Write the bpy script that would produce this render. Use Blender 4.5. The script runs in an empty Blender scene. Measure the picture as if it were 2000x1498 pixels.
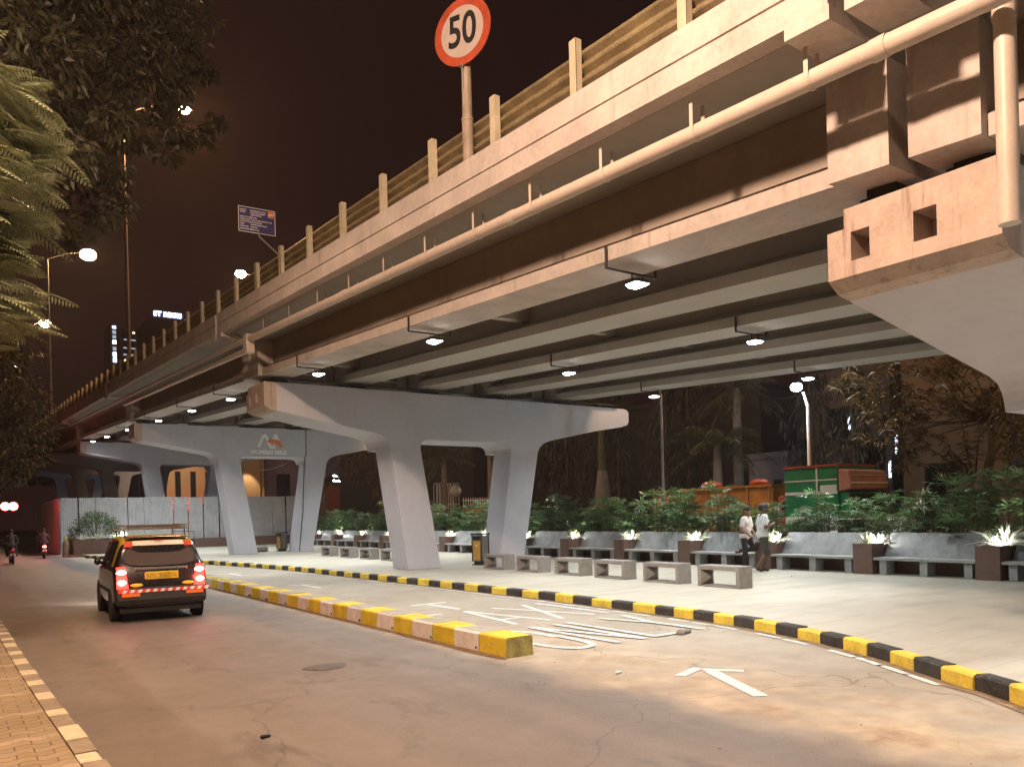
import bpy, math, random
import numpy as np
from mathutils import Vector, Matrix, Euler
random.seed(7); rng = np.random.default_rng(7)
SC = bpy.context.scene; COL = SC.collection
R = math.radians
ORD = ['first','second','third','fourth','fifth','sixth','seventh','eighth','ninth','tenth','eleventh','twelfth','thirteenth','fourteenth','fifteenth','sixteenth','seventeenth','eighteenth','nineteenth','twentieth']
ZR = -.15                     # road level; the plaza and the footpath are at 0

# ------------------------------------------------------------------ materials
MATS = {}
def nodes(name):
    m = bpy.data.materials.new(name); m.use_nodes = True
    nt = m.node_tree; p = nt.nodes['Principled BSDF']
    MATS[name] = m
    return m, nt, p
def lin(c): return tuple(c)+(1,)
def N(nt, t, **k):
    n = nt.nodes.new(t)
    for a, v in k.items(): setattr(n, a, v)
    return n
def coords(nt, scale=(1,1,1), world=True):
    if world: o = N(nt, 'ShaderNodeNewGeometry').outputs['Position']
    else: o = N(nt, 'ShaderNodeTexCoord').outputs['Object']
    mp = N(nt, 'ShaderNodeMapping'); mp.inputs['Scale'].default_value = scale
    nt.links.new(o, mp.inputs['Vector']); return mp.outputs['Vector']
def noise(nt, vec, scale, detail=5, rough=.6):
    n = N(nt, 'ShaderNodeTexNoise'); n.inputs['Scale'].default_value = scale
    n.inputs['Detail'].default_value = detail; n.inputs['Roughness'].default_value = rough
    nt.links.new(vec, n.inputs['Vector']); return n.outputs['Fac']
def ramp(nt, fac, stops):
    r = N(nt, 'ShaderNodeValToRGB'); e = r.color_ramp.elements
    while len(e) < len(stops): e.new(.5)
    for k, (p, c) in enumerate(stops):
        e[k].position = p; e[k].color = lin(c) if not isinstance(c, (int, float)) else (c, c, c, 1)
    nt.links.new(fac, r.inputs['Fac']); return r.outputs['Color']
def mix(nt, fac, a, b, mode='MIX'):
    m = N(nt, 'ShaderNodeMix', data_type='RGBA', blend_type=mode)
    for sock, v in ((m.inputs[0], fac), (m.inputs[6], a), (m.inputs[7], b)):
        if isinstance(v, bpy.types.NodeSocket): nt.links.new(v, sock)
        elif isinstance(v, (int, float)): sock.default_value = v
        else: sock.default_value = lin(v)
    return m.outputs[2]
def mth(nt, op, a, b=None, c=None):
    m = N(nt, 'ShaderNodeMath', operation=op)
    for k, v in enumerate((a, b, c)):
        if v is None: continue
        if isinstance(v, bpy.types.NodeSocket): nt.links.new(v, m.inputs[k])
        else: m.inputs[k].default_value = v
    return m.outputs[0]
def bump(nt, p, fac, strength, dist=.02):
    b = N(nt, 'ShaderNodeBump'); b.inputs['Strength'].default_value = strength; b.inputs['Distance'].default_value = dist
    nt.links.new(fac, b.inputs['Height']); nt.links.new(b.outputs[0], p.inputs['Normal'])
def mat(name, c, r=.6, var=.18, s=3., b=.15, bs=40., metal=0., streak=0., world=True, spec=.4, dirt=None, coat=0., chips=None):
    """plain procedural surface: two noise scales of colour, optional vertical stain streaks, bump"""
    m, nt, p = nodes(name)
    v = coords(nt, world=world)
    n1 = noise(nt, v, s); n2 = noise(nt, v, s*9, 4)
    f = mth(nt, 'MULTIPLY_ADD', n2, .45, mth(nt, 'MULTIPLY', n1, .75))
    lo = tuple(x*(1-var*1.6) for x in c); hi = tuple(min(1, x*(1+var)) for x in c)
    col = ramp(nt, f, [(.38, lo), (.78, hi)])
    if streak:
        vs = coords(nt, (7, 7, .55), world); ns = noise(nt, vs, 1.1, 6, .7)
        sm = ramp(nt, ns, [(.56, 0.), (.74, 1.)])
        col = mix(nt, mth(nt, 'MULTIPLY', sm, streak), col, tuple(x*.35 for x in (dirt or c)))
    if chips:
        cm = ramp(nt, noise(nt, v, 13, 6, .75), [(.60, 0.), (.635, 1.)]); cm2 = ramp(nt, noise(nt, v, 2.3, 4, .6), [(.45, 0.), (.62, 1.)])
        col = mix(nt, mth(nt, 'MULTIPLY', cm, mth(nt, 'MULTIPLY', cm2, .85)), col, chips)
    nt.links.new(col, p.inputs['Base Color'])
    rr = N(nt, 'ShaderNodeMapRange'); rr.inputs['To Min'].default_value = max(.03, r-.1); rr.inputs['To Max'].default_value = min(1, r+.12)
    nt.links.new(n2, rr.inputs['Value']); nt.links.new(rr.outputs[0], p.inputs['Roughness'])
    p.inputs['Metallic'].default_value = metal; p.inputs['Specular IOR Level'].default_value = spec
    p.inputs['Coat Weight'].default_value = coat
    if b: bump(nt, p, noise(nt, v, bs, 4), b)
    return m
def emit(name, c, s):
    m, nt, p = nodes(name)
    p.inputs['Base Color'].default_value = lin(tuple(min(1, x) for x in c)); p.inputs['Emission Color'].default_value = lin(c)
    p.inputs['Emission Strength'].default_value = s; return m
def leafmat(name, c, c2, trans=.25, rough=.45, s=2.2):
    m, nt, p = nodes(name)
    v = coords(nt); f = mth(nt, 'ADD', mth(nt, 'MULTIPLY', noise(nt, v, s, 3), .6), mth(nt, 'MULTIPLY', noise(nt, v, s*11, 2), .45))
    col = ramp(nt, f, [(.36, c), (.7, c2)])
    nt.links.new(col, p.inputs['Base Color']); p.inputs['Roughness'].default_value = rough
    t = N(nt, 'ShaderNodeBsdfTranslucent'); nt.links.new(col, t.inputs['Color'])
    mx = N(nt, 'ShaderNodeMixShader'); mx.inputs[0].default_value = trans
    nt.links.new(p.outputs[0], mx.inputs[1]); nt.links.new(t.outputs[0], mx.inputs[2])
    nt.links.new(mx.outputs[0], nt.nodes['Material Output'].inputs['Surface']); return m
def glass(name, c, r=.06):
    m, nt, p = nodes(name)
    p.inputs['Base Color'].default_value = lin(c); p.inputs['Roughness'].default_value = r; p.inputs['Specular IOR Level'].default_value = .7
    p.inputs['Coat Weight'].default_value = .6; p.inputs['Coat Roughness'].default_value = .03
    return m

# ------------------------------------------------------------------ mesh collector
class MB:
    def __init__(s): s.v = []; s.f = []; s.m = []; s.sm = []
    def add(s, vs, fs, m=0, T=None, smooth=False):
        o = len(s.v)
        if T is not None: vs = [tuple(T @ Vector(p)) for p in vs]
        s.v += [tuple(p) for p in vs]
        for f in fs: s.f.append(tuple(i+o for i in f)); s.m.append(m); s.sm.append(smooth)
        return s
    def box(s, x0, x1, y0, y1, z0, z1, m=0, T=None):
        if x0 > x1: x0, x1 = x1, x0
        if y0 > y1: y0, y1 = y1, y0
        if z0 > z1: z0, z1 = z1, z0
        vs = [(x, y, z) for z in (z0, z1) for y in (y0, y1) for x in (x0, x1)]
        return s.add(vs, [(0,2,3,1),(4,5,7,6),(0,1,5,4),(1,3,7,5),(3,2,6,7),(2,0,4,6)], m, T)
    def tube(s, pts, r, seg=10, m=0, T=None, cap=True):
        pts = [Vector(p) for p in pts]; n = len(pts)
        rs = r if isinstance(r, (list, tuple)) else [r]*n
        vs = []; u = None
        for k in range(n):
            d = (pts[min(k+1, n-1)]-pts[max(k-1, 0)]).normalized()
            if u is None:
                a = Vector((0,0,1)) if abs(d.z) < .9 else Vector((1,0,0)); u = d.cross(a).normalized()
            else: u = (u-d*u.dot(d)).normalized()
            w = d.cross(u)
            for j in range(seg):
                t = 2*math.pi*j/seg; vs.append(pts[k]+(u*math.cos(t)+w*math.sin(t))*rs[k])
        fs = [(k*seg+j, k*seg+(j+1) % seg, (k+1)*seg+(j+1) % seg, (k+1)*seg+j) for k in range(n-1) for j in range(seg)]
        s.add(vs, fs, m, T, True)
        if cap: s.add(vs, [tuple(range(seg-1, -1, -1)), tuple(range((n-1)*seg, n*seg))], m, T)
        return s
    def lathe(s, prof, seg=16, m=0, T=None):
        """prof: (r, z) from bottom to top"""
        vs = [(r*math.cos(2*math.pi*j/seg), r*math.sin(2*math.pi*j/seg), z) for r, z in prof for j in range(seg)]
        n = len(prof)
        fs = [(k*seg+j, k*seg+(j+1) % seg, (k+1)*seg+(j+1) % seg, (k+1)*seg+j) for k in range(n-1) for j in range(seg)]
        s.add(vs, fs, m, T, True)
        return s.add(vs, [tuple(range(seg-1, -1, -1)), tuple(range((n-1)*seg, n*seg))], m, T)
    def prism(s, poly, y0, y1, m=0, T=None, ax='y'):
        """poly of (x, z) pulled along y (ax y), or (x, y) pulled along z (ax z)"""
        n = len(poly)
        if ax == 'y': vs = [(a, y0, b) for a, b in poly]+[(a, y1, b) for a, b in poly]
        elif ax == 'x': vs = [(y0, a, b) for a, b in poly]+[(y1, a, b) for a, b in poly]
        else: vs = [(a, b, y0) for a, b in poly]+[(a, b, y1) for a, b in poly]
        return s.add(vs, [tuple(range(n-1, -1, -1)), tuple(range(n, 2*n))]+[(k, (k+1) % n, n+(k+1) % n, n+k) for k in range(n)], m, T)
    def sphere(s, c, r, m=0, seg=14, sc=(1,1,1)):
        n = 9; pr = [(r*math.sin(math.pi*k/n), -r*math.cos(math.pi*k/n)) for k in range(n+1)]
        pr[0] = (r*.02, pr[0][1]); pr[-1] = (r*.02, pr[-1][1])
        return s.lathe(pr, seg, m, Matrix.Translation(c) @ Matrix.Diagonal((*sc, 1)))
    def sweep(s, prof, ys, m=0):
        """closed (x, z) profile following the grade of the flyover"""
        n = len(prof); vs = [(x, y, z+hh(y)) for y in ys for x, z in prof]; q = len(ys)
        fs = [(k*n+j, k*n+(j+1) % n, (k+1)*n+(j+1) % n, (k+1)*n+j) for k in range(q-1) for j in range(n)]
        return s.add(vs, fs+[tuple(range(n-1, -1, -1)), tuple(range((q-1)*n, q*n))], m)
    def mesh(s, name, mats):
        me = bpy.data.meshes.new(name); me.from_pydata(s.v, [], s.f)
        for x in (mats if isinstance(mats, (list, tuple)) else [mats]): me.materials.append(x)
        me.polygons.foreach_set('material_index', s.m); me.polygons.foreach_set('use_smooth', s.sm)
        me.validate(); me.update()
        import bmesh
        b = bmesh.new(); b.from_mesh(me); bmesh.ops.recalc_face_normals(b, faces=b.faces); b.to_mesh(me); b.free()
        return me
    def build(s, name, mats, parent=None, loc=None, rz=0, bevel=0):
        o = bpy.data.objects.new(name, s.mesh(name, mats)); COL.objects.link(o)
        if parent is not None: o.parent = parent
        if loc is not None: o.location = loc
        if rz: o.rotation_euler.z = rz
        if bevel:
            b = o.modifiers.new('bevel', 'BEVEL'); b.width = bevel; b.segments = 2; b.limit_method = 'ANGLE'; b.angle_limit = R(40)
        return o
def hh(y):
    d = y-7.3; return .0555*d-.00012*d*d
def tag(o, label=None, cat=None, group=None, kind=None):
    for k, v in (('label', label), ('category', cat), ('group', group), ('kind', kind)):
        if v: o[k] = v
    return o
def thing(name, label, cat, loc=(0,0,0), rz=0, group=None):
    o = bpy.data.objects.new(name, None); COL.objects.link(o); o.location = loc; o.rotation_euler.z = rz; o.empty_display_size = .2
    return tag(o, label, cat, group)
def dup(o, parent=None):
    c = o.copy(); COL.objects.link(c)
    if parent is not None: c.parent = parent
    for ch in list(o.children): dup(ch, c)
    return c
def light(name, kind, loc, power, color, parent=None, size=.2, rot=(0,0,0), spot=None, blend=.6):
    l = bpy.data.lights.new(name, kind); l.energy = power; l.color = color
    if kind == 'AREA': l.shape = 'DISK'; l.size = size; l.spread = R(140)
    else: l.shadow_soft_size = size
    if kind == 'SPOT': l.spot_size = R(spot); l.spot_blend = blend
    o = bpy.data.objects.new(name, l); COL.objects.link(o); o.location = loc; o.rotation_euler = rot
    if parent is not None: o.parent = parent
    return o
def text_mesh(txt, size, extrude=.004, offset=0., align='CENTER'):
    c = bpy.data.curves.new('lettering', 'FONT'); c.body = txt; c.size = size; c.extrude = extrude; c.offset = offset
    c.align_x = align; c.align_y = 'CENTER'; c.resolution_u = 4
    o = bpy.data.objects.new('lettering', c); COL.objects.link(o)
    dg = bpy.context.evaluated_depsgraph_get(); me = bpy.data.meshes.new_from_object(o.evaluated_get(dg))
    bpy.data.objects.remove(o); bpy.data.curves.remove(c); return me
def text(name, txt, size, m, parent, M, extrude=.004, offset=0., sx=1., align='CENTER'):
    me = text_mesh(txt, size, extrude, offset, align); me.materials.clear(); me.materials.append(m)
    me.transform(M @ Matrix.Diagonal((sx, 1, 1, 1)))
    o = bpy.data.objects.new(name, me); COL.objects.link(o); o.parent = parent; return o
def blob(name, caps, m, parent=None, voxel=.02, it=3, fac=.5, sub=None):
    """union of tapered capsules (p0, p1, r0, r1), remeshed into one continuous skin"""
    mb = MB()
    for p0, p1, r0, r1 in caps:
        p0, p1 = Vector(p0), Vector(p1); d = p1-p0; L = d.length
        d = d.normalized() if L > 1e-6 else Vector((0,0,1))
        q = 5; pr = []
        for k in range(q+1):
            a = math.pi/2*(1-k/q); pr.append((max(r0*math.cos(a), r0*.02), -r0*math.sin(a)))
        for k in range(q+1):
            a = math.pi/2*k/q; pr.append((max(r1*math.cos(a), r1*.02), L+r1*math.sin(a)))
        mb.lathe(pr, 12, 0, Matrix.Translation(p0) @ d.to_track_quat('Z', 'Y').to_matrix().to_4x4())
    o = mb.build(name, m, None)
    a = o.modifiers.new('a', 'REMESH'); a.mode = 'VOXEL'; a.voxel_size = voxel; a.use_smooth_shade = True
    b = o.modifiers.new('b', 'SMOOTH'); b.iterations = it; b.factor = fac
    dg = bpy.context.evaluated_depsgraph_get(); me = bpy.data.meshes.new_from_object(o.evaluated_get(dg))
    o.modifiers.clear(); old = o.data; o.data = me; bpy.data.meshes.remove(old)
    me.materials.clear(); me.materials.append(m)
    if parent is not None: o.parent = parent
    return o
# leaf clouds: one folded blade per entry
def unit(a): return a/np.maximum(np.linalg.norm(a, axis=-1, keepdims=True), 1e-9)
def blades(P, D, Nn, L, W, droop=0., fat=.45):
    """vertex/face arrays of leaf blades: base P, direction D, face normal Nn, length L, width W"""
    D = unit(D); S = unit(np.cross(D, Nn)); U = np.cross(S, D); L = np.asarray(L).reshape(-1,1); W = np.asarray(W).reshape(-1,1)
    mid = P+D*L*fat+U*W*.12; tip = P+D*L+np.array([0,0,-1.])*L*droop
    v = np.stack([P, mid+S*W*.5, tip, mid-S*W*.5], 1).reshape(-1, 3)
    n = len(P); f = np.arange(4*n).reshape(n, 4); return v, f
def cloud(name, parts, m, parent=None, loc=None):
    vs = np.concatenate([p[0] for p in parts]); off = 0; fs = []
    for v, f in parts: fs.append(f+off); off += len(v)
    fs = np.concatenate(fs)
    me = bpy.data.meshes.new(name); me.from_pydata(vs.tolist(), [], fs.tolist()); me.materials.append(m); me.update()
    o = bpy.data.objects.new(name, me); COL.objects.link(o)
    if parent is not None: o.parent = parent
    if loc is not None: o.location = loc
    return o
def rdir(n, zlo=-1, zhi=1):
    z = rng.uniform(zlo, zhi, n); a = rng.uniform(0, 2*np.pi, n); s = np.sqrt(np.maximum(0, 1-z*z))
    return np.stack([s*np.cos(a), s*np.sin(a), z], 1)

# ------------------------------------------------------------------ camera
FPX, CU, CV, ROLL, HC = 1540., 1000., 1007., .0264, 1.6
YAW = math.atan(1097/FPX)
fw = Vector((math.sin(YAW), math.cos(YAW), 0)); rt = Vector((math.cos(YAW), -math.sin(YAW), 0)); up = Vector((0,0,1))
def ray(u, v):
    dx, dy = u-CU, CV-v; a = dx*math.cos(ROLL)+dy*math.sin(ROLL); b = -dx*math.sin(ROLL)+dy*math.cos(ROLL)
    return fw*FPX+rt*a+up*b
def at_y(u, v, Y): d = ray(u, v); return Vector((0,0,HC))+d*(Y/d.y)
def at_x(u, v, X): d = ray(u, v); return Vector((0,0,HC))+d*(X/d.x)
cam = bpy.data.cameras.new('camera'); co = bpy.data.objects.new('camera', cam); COL.objects.link(co); SC.camera = co
cr, sr = math.cos(ROLL), math.sin(ROLL)
ax = rt*cr-up*sr; ay = rt*sr+up*cr; az = -fw
co.matrix_world = Matrix(((ax.x, ay.x, az.x, 0), (ax.y, ay.y, az.y, 0), (ax.z, ay.z, az.z, HC), (0,0,0,1)))
cam.sensor_fit = 'HORIZONTAL'; cam.sensor_width = 36; cam.lens = 36*FPX/2000; cam.shift_y = (CV-749)/2000; cam.clip_end = 2000; cam.clip_start = .05
SC.view_settings.view_transform = 'Standard'; SC.view_settings.look = 'None'; SC.view_settings.exposure = 0; SC.view_settings.gamma = 1
SC.render.engine = 'CYCLES'; SC.cycles.use_denoising = True; SC.cycles.sample_clamp_indirect = 6; SC.cycles.max_bounces = 6
SC.cycles.diffuse_bounces = 4; SC.cycles.use_light_tree = True; SC.cycles.caustics_reflective = False; SC.cycles.caustics_refractive = False
# night sky: a brown-red city glow, brighter towards the horizon, with faint cloud
W = bpy.data.worlds.new('World'); SC.world = W; W.use_nodes = True; nt = W.node_tree; bg = nt.nodes['Background']
tc = N(nt, 'ShaderNodeTexCoord'); sx = N(nt, 'ShaderNodeSeparateXYZ'); nt.links.new(tc.outputs['Generated'], sx.inputs[0])
g = ramp(nt, sx.outputs['Z'], [(0., (.046, .018, .016)), (.25, (.029, .0105, .0115)), (.6, (.024, .0085, .0100)), (1., (.016, .0075, .0078))])
nf = noise(nt, tc.outputs['Generated'], 3.2, 5, .55); cl = ramp(nt, nf, [(.45, 0.), (.75, 1.)])
nt.links.new(mix(nt, mth(nt, 'MULTIPLY', cl, .6), g, (.048, .020, .022)), bg.inputs['Color']); bg.inputs['Strength'].default_value = .32
SOD = (1., .56, .27); LED = (.93, .98, 1.); WHITE = (1, .96, .9)
# ------------------------------------------------------------------ palette
M_conc = mat('pale_concrete', (.45,.40,.37), .78, .16, 1.6, .3, 60, streak=.42, dirt=(.30,.22,.15))
M_pier = mat('grey_painted_concrete', (.475,.475,.525), .6, .06, .9, .15, 50, streak=.13, dirt=(.22,.2,.18))
M_pierend = mat('pier_end_paint', (.45,.36,.31), .8, .14, 3, .3, 60, streak=.8, dirt=(.30,.15,.08))
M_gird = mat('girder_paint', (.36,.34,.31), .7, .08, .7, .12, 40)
M_web = mat('girder_web_shade', (.28,.24,.205), .75, .12, .7, .12, 40, streak=.15)  # outer web: shade below the parapet darkens the base colour; stain streaks on top
M_web2 = mat('underdeck_shade', (.30,.285,.26), .75, .1, .7, .12, 40)  # girder colour darkened for the shade on inner webs, slab and cross beams
M_black = mat('black_paint', (.012,.012,.012), .5, .3, 3, .1)
M_dark = mat('dark_metal', (.03,.03,.032), .45, .2, 5, .05, metal=.3)
M_galv = mat('galvanised_steel', (.31,.255,.155), .5, .3, 2.5, .06, 30, metal=.3, streak=.35, dirt=(.28,.2,.1))
M_post = mat('barrier_post_paint', (.50,.45,.33), .5, .15, 4, .06, 30, metal=.2)
M_steel = mat('steel', (.5,.5,.5), .3, .1, 6, .03, metal=.9)
M_pipe = mat('pvc_pipe', (.50,.43,.37), .42, .08, 3, .05, streak=.12)
M_pole = mat('lamp_pole_paint', (.25,.22,.2), .5, .15, 3, .05, metal=.3)
M_bench = mat('cast_concrete', (.23,.215,.195), .85, .16, 6, .35, 90)
M_granite = mat('grey_granite', (.19,.20,.20), .5, .28, 3, .12, 70, world=True)
M_seat = mat('grey_stone_seat', (.33,.33,.32), .55, .14, 4, .12, 70)
M_brown = mat('brown_stone', (.155,.092,.072), .5, .14, 5, .1, 60)
M_soil = mat('soil', (.045,.03,.02), .95, .3, 8, .5, 30)
M_white = mat('white_road_paint', (.60,.59,.54), .75, .2, 14, .1, 90, chips=(.30,.26,.20))
M_wh = mat('white_enamel', (.75,.74,.72), .4, .05, 4, .02)
M_ring = mat('sign_ring', (.30,.05,.02), .5, .25, 4, .03)
M_signw = mat('sign_white', (.36,.30,.275), .4, .08, 5, .02)
M_red = mat('red_enamel', (.62,.075,.03), .4, .1, 4, .03)
M_orange = mat('orange_enamel', (.75,.20,.03), .4, .1, 4, .03)
M_yel = mat('yellow_kerb_paint', (.62,.46,.055), .75, .25, 3, .5, 50, chips=(.27,.24,.19), streak=.35, dirt=(.3,.24,.14))
M_blk = mat('black_kerb_paint', (.035,.031,.027), .75, .5, 4, .5, 50, chips=(.22,.20,.17))
M_myel = mat('yellow_block_paint', (.62,.45,.03), .75, .2, 4, .6, 40, chips=(.30,.25,.19), streak=.25, dirt=(.3,.2,.06))
M_mwht = mat('white_block_paint', (.66,.59,.53), .8, .16, 4, .6, 40, chips=(.30,.25,.2), streak=.3, dirt=(.3,.2,.12))
M_mend = mat('mossy_block_end', (.30,.27,.09), .85, .35, 9, .7, 50)
M_mgrey = mat('worn_block_top', (.33,.30,.25), .85, .25, 6, .5, 60)
M_kerb = mat('kerb_stone', (.27,.21,.14), .85, .2, 6, .4, 60)
M_kerbl = mat('kerb_limewash', (.58,.48,.30), .85, .2, 8, .4, 60)
M_sheet = mat('galvanised_sheet', (.50,.52,.54), .45, .12, 2.2, .05, 20, metal=.15, streak=.25)
M_wood = mat('bin_panel', (.42,.25,.06), .45, .15, 8, .1, 30)
M_bin = mat('bin_grey', (.14,.135,.12), .5, .1, 6, .05)
M_bark = mat('bark', (.10,.075,.055), .9, .3, 9, .8, 30)
M_palmbark = mat('palm_bark', (.20,.17,.14), .8, .2, 3, .4, 14)
M_cane = mat('palm_cane', (.07,.075,.03), .7, .3, 9, .3)
M_lady = leafmat('lady_palm_leaf', (.045,.092,.036), (.16,.25,.105), .15, .35)
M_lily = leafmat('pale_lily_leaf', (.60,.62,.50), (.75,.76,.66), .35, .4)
M_agave = leafmat('striped_leaf', (.10,.14,.04), (.34,.36,.16), .2, .4)
M_gul = leafmat('feathery_leaf', (.17,.20,.10), (.40,.41,.25), .3, .5)
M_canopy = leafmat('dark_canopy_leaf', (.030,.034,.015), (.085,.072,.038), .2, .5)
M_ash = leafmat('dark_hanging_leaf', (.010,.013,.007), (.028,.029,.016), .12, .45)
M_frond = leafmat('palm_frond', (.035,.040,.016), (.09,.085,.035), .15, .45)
M_mango = leafmat('brown_green_leaf', (.075,.06,.022), (.22,.135,.05), .2, .45)
M_broad = leafmat('broad_leaf', (.08,.075,.028), (.21,.15,.065), .2, .45)
M_hedge = leafmat('hedge_leaf', (.03,.06,.022), (.085,.13,.05), .15, .45)

# road: grey asphalt running into dusty concrete in the taxi lane (one sheet, worn edge)
def road_mat():
    m, nt, p = nodes('road_surface')
    g = N(nt, 'ShaderNodeNewGeometry'); s = N(nt, 'ShaderNodeSeparateXYZ'); nt.links.new(g.outputs['Position'], s.inputs[0])
    P = g.outputs['Position']; v1 = coords(nt)
    big = noise(nt, v1, .55, 6, .62); med = noise(nt, v1, 2.6, 6, .65); fine = noise(nt, v1, 60, 3, .7); spk = noise(nt, v1, 230, 2, .7)
    tr = coords(nt, (1.6, .11, 1)); track = noise(nt, tr, 1.2, 4, .5)
    asp = ramp(nt, mth(nt, 'MULTIPLY_ADD', track, .5, mth(nt, 'MULTIPLY', big, .5)), [(.33, (.088,.074,.062)), (.68, (.160,.135,.113))])
    asp = mix(nt, mth(nt, 'MULTIPLY', ramp(nt, fine, [(.35, 0.), (.7, 1.)]), .5), asp, (.225,.18,.145))
    asp = mix(nt, ramp(nt, spk, [(.63, 0.), (.69, .8)]), asp, (.42,.36,.30))
    # darker band of resurfacing along the left gutter with a ragged edge
    ge = mth(nt, 'ADD', s.outputs['X'], mth(nt, 'MULTIPLY', mth(nt, 'SUBTRACT', noise(nt, coords(nt, (1,.5,1)), 1.7, 4, .6), .5), .55))
    gm = N(nt, 'ShaderNodeMapRange'); gm.inputs['From Min'].default_value = 1.62; gm.inputs['From Max'].default_value = 1.70; gm.inputs['To Min'].default_value = .5; gm.inputs['To Max'].default_value = 0
    nt.links.new(ge, gm.inputs['Value']); asp = mix(nt, gm.outputs[0], asp, (.12,.09,.062))
    dk_ = ramp(nt, noise(nt, coords(nt, (.8,.35,1)), 2.1, 6, .7), [(.58, 0.), (.66, 1.)]); asp = mix(nt, mth(nt, 'MULTIPLY', dk_, .45), asp, (.055,.043,.036))
    con = ramp(nt, mth(nt, 'MULTIPLY_ADD', big, .6, mth(nt, 'MULTIPLY', med, .4)), [(.33, (.20,.17,.13)), (.66, (.32,.28,.22))])
    con = mix(nt, mth(nt, 'MULTIPLY', ramp(nt, noise(nt, coords(nt, (.7,1.6,1)), 1.9, 7, .7), [(.57, 0.), (.70, 1.)]), .55), con, (.17,.135,.095))
    con = mix(nt, mth(nt, 'MULTIPLY', ramp(nt, fine, [(.4, 0.), (.7, 1.)]), .25), con, (.46,.40,.31))
    sand = ramp(nt, med, [(.35, (.26,.175,.10)), (.65, (.48,.36,.225))])
    # edge of the lane, wandering; sand lies thickest along it and fades where traffic runs
    ex = mth(nt, 'ADD', s.outputs['X'], mth(nt, 'MULTIPLY', mth(nt, 'SUBTRACT', noise(nt, v1, .9, 6, .65), .5), 1.25))
    f = N(nt, 'ShaderNodeMapRange'); f.interpolation_type = 'SMOOTHSTEP'; f.inputs['From Min'].default_value = 5.05; f.inputs['From Max'].default_value = 5.75; nt.links.new(ex, f.inputs['Value'])
    near = N(nt, 'ShaderNodeMapRange'); near.inputs['From Min'].default_value = 24; near.inputs['From Max'].default_value = 6; near.inputs['To Min'].default_value = .12; near.inputs['To Max'].default_value = .85
    nt.links.new(s.outputs['Y'], near.inputs['Value'])
    d1 = N(nt, 'ShaderNodeMapRange'); d1.interpolation_type = 'SMOOTHSTEP'; d1.inputs['From Min'].default_value = 4.75; d1.inputs['From Max'].default_value = 5.5; nt.links.new(ex, d1.inputs['Value'])
    d2 = N(nt, 'ShaderNodeMapRange'); d2.interpolation_type = 'SMOOTHSTEP'; d2.inputs['From Min'].default_value = 8.4; d2.inputs['From Max'].default_value = 5.6; nt.links.new(ex, d2.inputs['Value'])
    sd = mth(nt, 'MULTIPLY', mth(nt, 'MULTIPLY', d1.outputs[0], d2.outputs[0]), near.outputs[0])
    sd = mth(nt, 'MULTIPLY', sd, ramp(nt, noise(nt, coords(nt, (1.1,.8,1)), 1.3, 6, .65), [(.36, .15), (.62, 1.)]))
    con = mix(nt, sd, con, sand)
    con = mix(nt, mth(nt, 'MULTIPLY', ramp(nt, noise(nt, coords(nt, (1,2.2,1)), .8, 6, .7), [(.56, 0.), (.66, 1.)]), mth(nt, 'MULTIPLY', sd, .7)), con, (.20,.125,.07))
    # cracks
    vo = N(nt, 'ShaderNodeTexVoronoi', feature='DISTANCE_TO_EDGE'); vo.inputs['Scale'].default_value = .32
    wv = N(nt, 'ShaderNodeVectorMath', operation='ADD'); nt.links.new(P, wv.inputs[0])
    nz = N(nt, 'ShaderNodeTexNoise'); nz.inputs['Scale'].default_value = 1.3; nt.links.new(P, nz.inputs['Vector']); nt.links.new(nz.outputs['Color'], wv.inputs[1])
    nt.links.new(wv.outputs[0], vo.inputs['Vector'])
    ck = ramp(nt, vo.outputs['Distance'], [(.0, .55), (.006, 0.)])
    col = mix(nt, f.outputs[0], asp, con); col = mix(nt, ck, col, (.05,.04,.03))
    nt.links.new(col, p.inputs['Base Color'])
    rr = N(nt, 'ShaderNodeMapRange'); rr.inputs['To Min'].default_value = .42; rr.inputs['To Max'].default_value = .75; nt.links.new(mth(nt, 'MAXIMUM', med, mth(nt, 'MULTIPLY', f.outputs[0], .8)), rr.inputs['Value'])
    nt.links.new(rr.outputs[0], p.inputs['Roughness']); p.inputs['Specular IOR Level'].default_value = .35
    bump(nt, p, mth(nt, 'MULTIPLY_ADD', fine, .6, med), .35, .02)
    return m
def plaza_mat():
    m, nt, p = nodes('plaza_concrete')
    v1 = coords(nt); big = noise(nt, v1, .35, 7, .6); med = noise(nt, v1, 1.7, 6, .65); fine = noise(nt, v1, 45, 3)
    c = ramp(nt, mth(nt, 'MULTIPLY_ADD', big, .55, mth(nt, 'MULTIPLY', med, .45)), [(.34, (.335,.31,.25)), (.66, (.45,.42,.345))])
    st = noise(nt, coords(nt, (.5, 2.4, 1)), .8, 6, .65)
    c = mix(nt, mth(nt, 'MULTIPLY', ramp(nt, st, [(.52, 0.), (.66, 1.)]), .45), c, (.25,.20,.14))
    c = mix(nt, mth(nt, 'MULTIPLY', ramp(nt, fine, [(.4, 0.), (.75, 1.)]), .22), c, (.33,.30,.23))
    br = N(nt, 'ShaderNodeTexBrick'); br.inputs['Scale'].default_value = .28; br.inputs['Mortar Size'].default_value = .0035; br.inputs['Color1'].default_value = br.inputs['Color2'].default_value = (0,0,0,1); br.inputs['Mortar'].default_value = (1,1,1,1)
    br.offset = 0; nt.links.new(v1, br.inputs['Vector'])
    c = mix(nt, mth(nt, 'MULTIPLY', br.outputs['Color'], .2), c, (.16,.13,.09))
    nt.links.new(c, p.inputs['Base Color']); p.inputs['Roughness'].default_value = .62; p.inputs['Specular IOR Level'].default_value = .35
    bump(nt, p, mth(nt, 'MULTIPLY_ADD', fine, .5, med), .22, .015); return m
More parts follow.
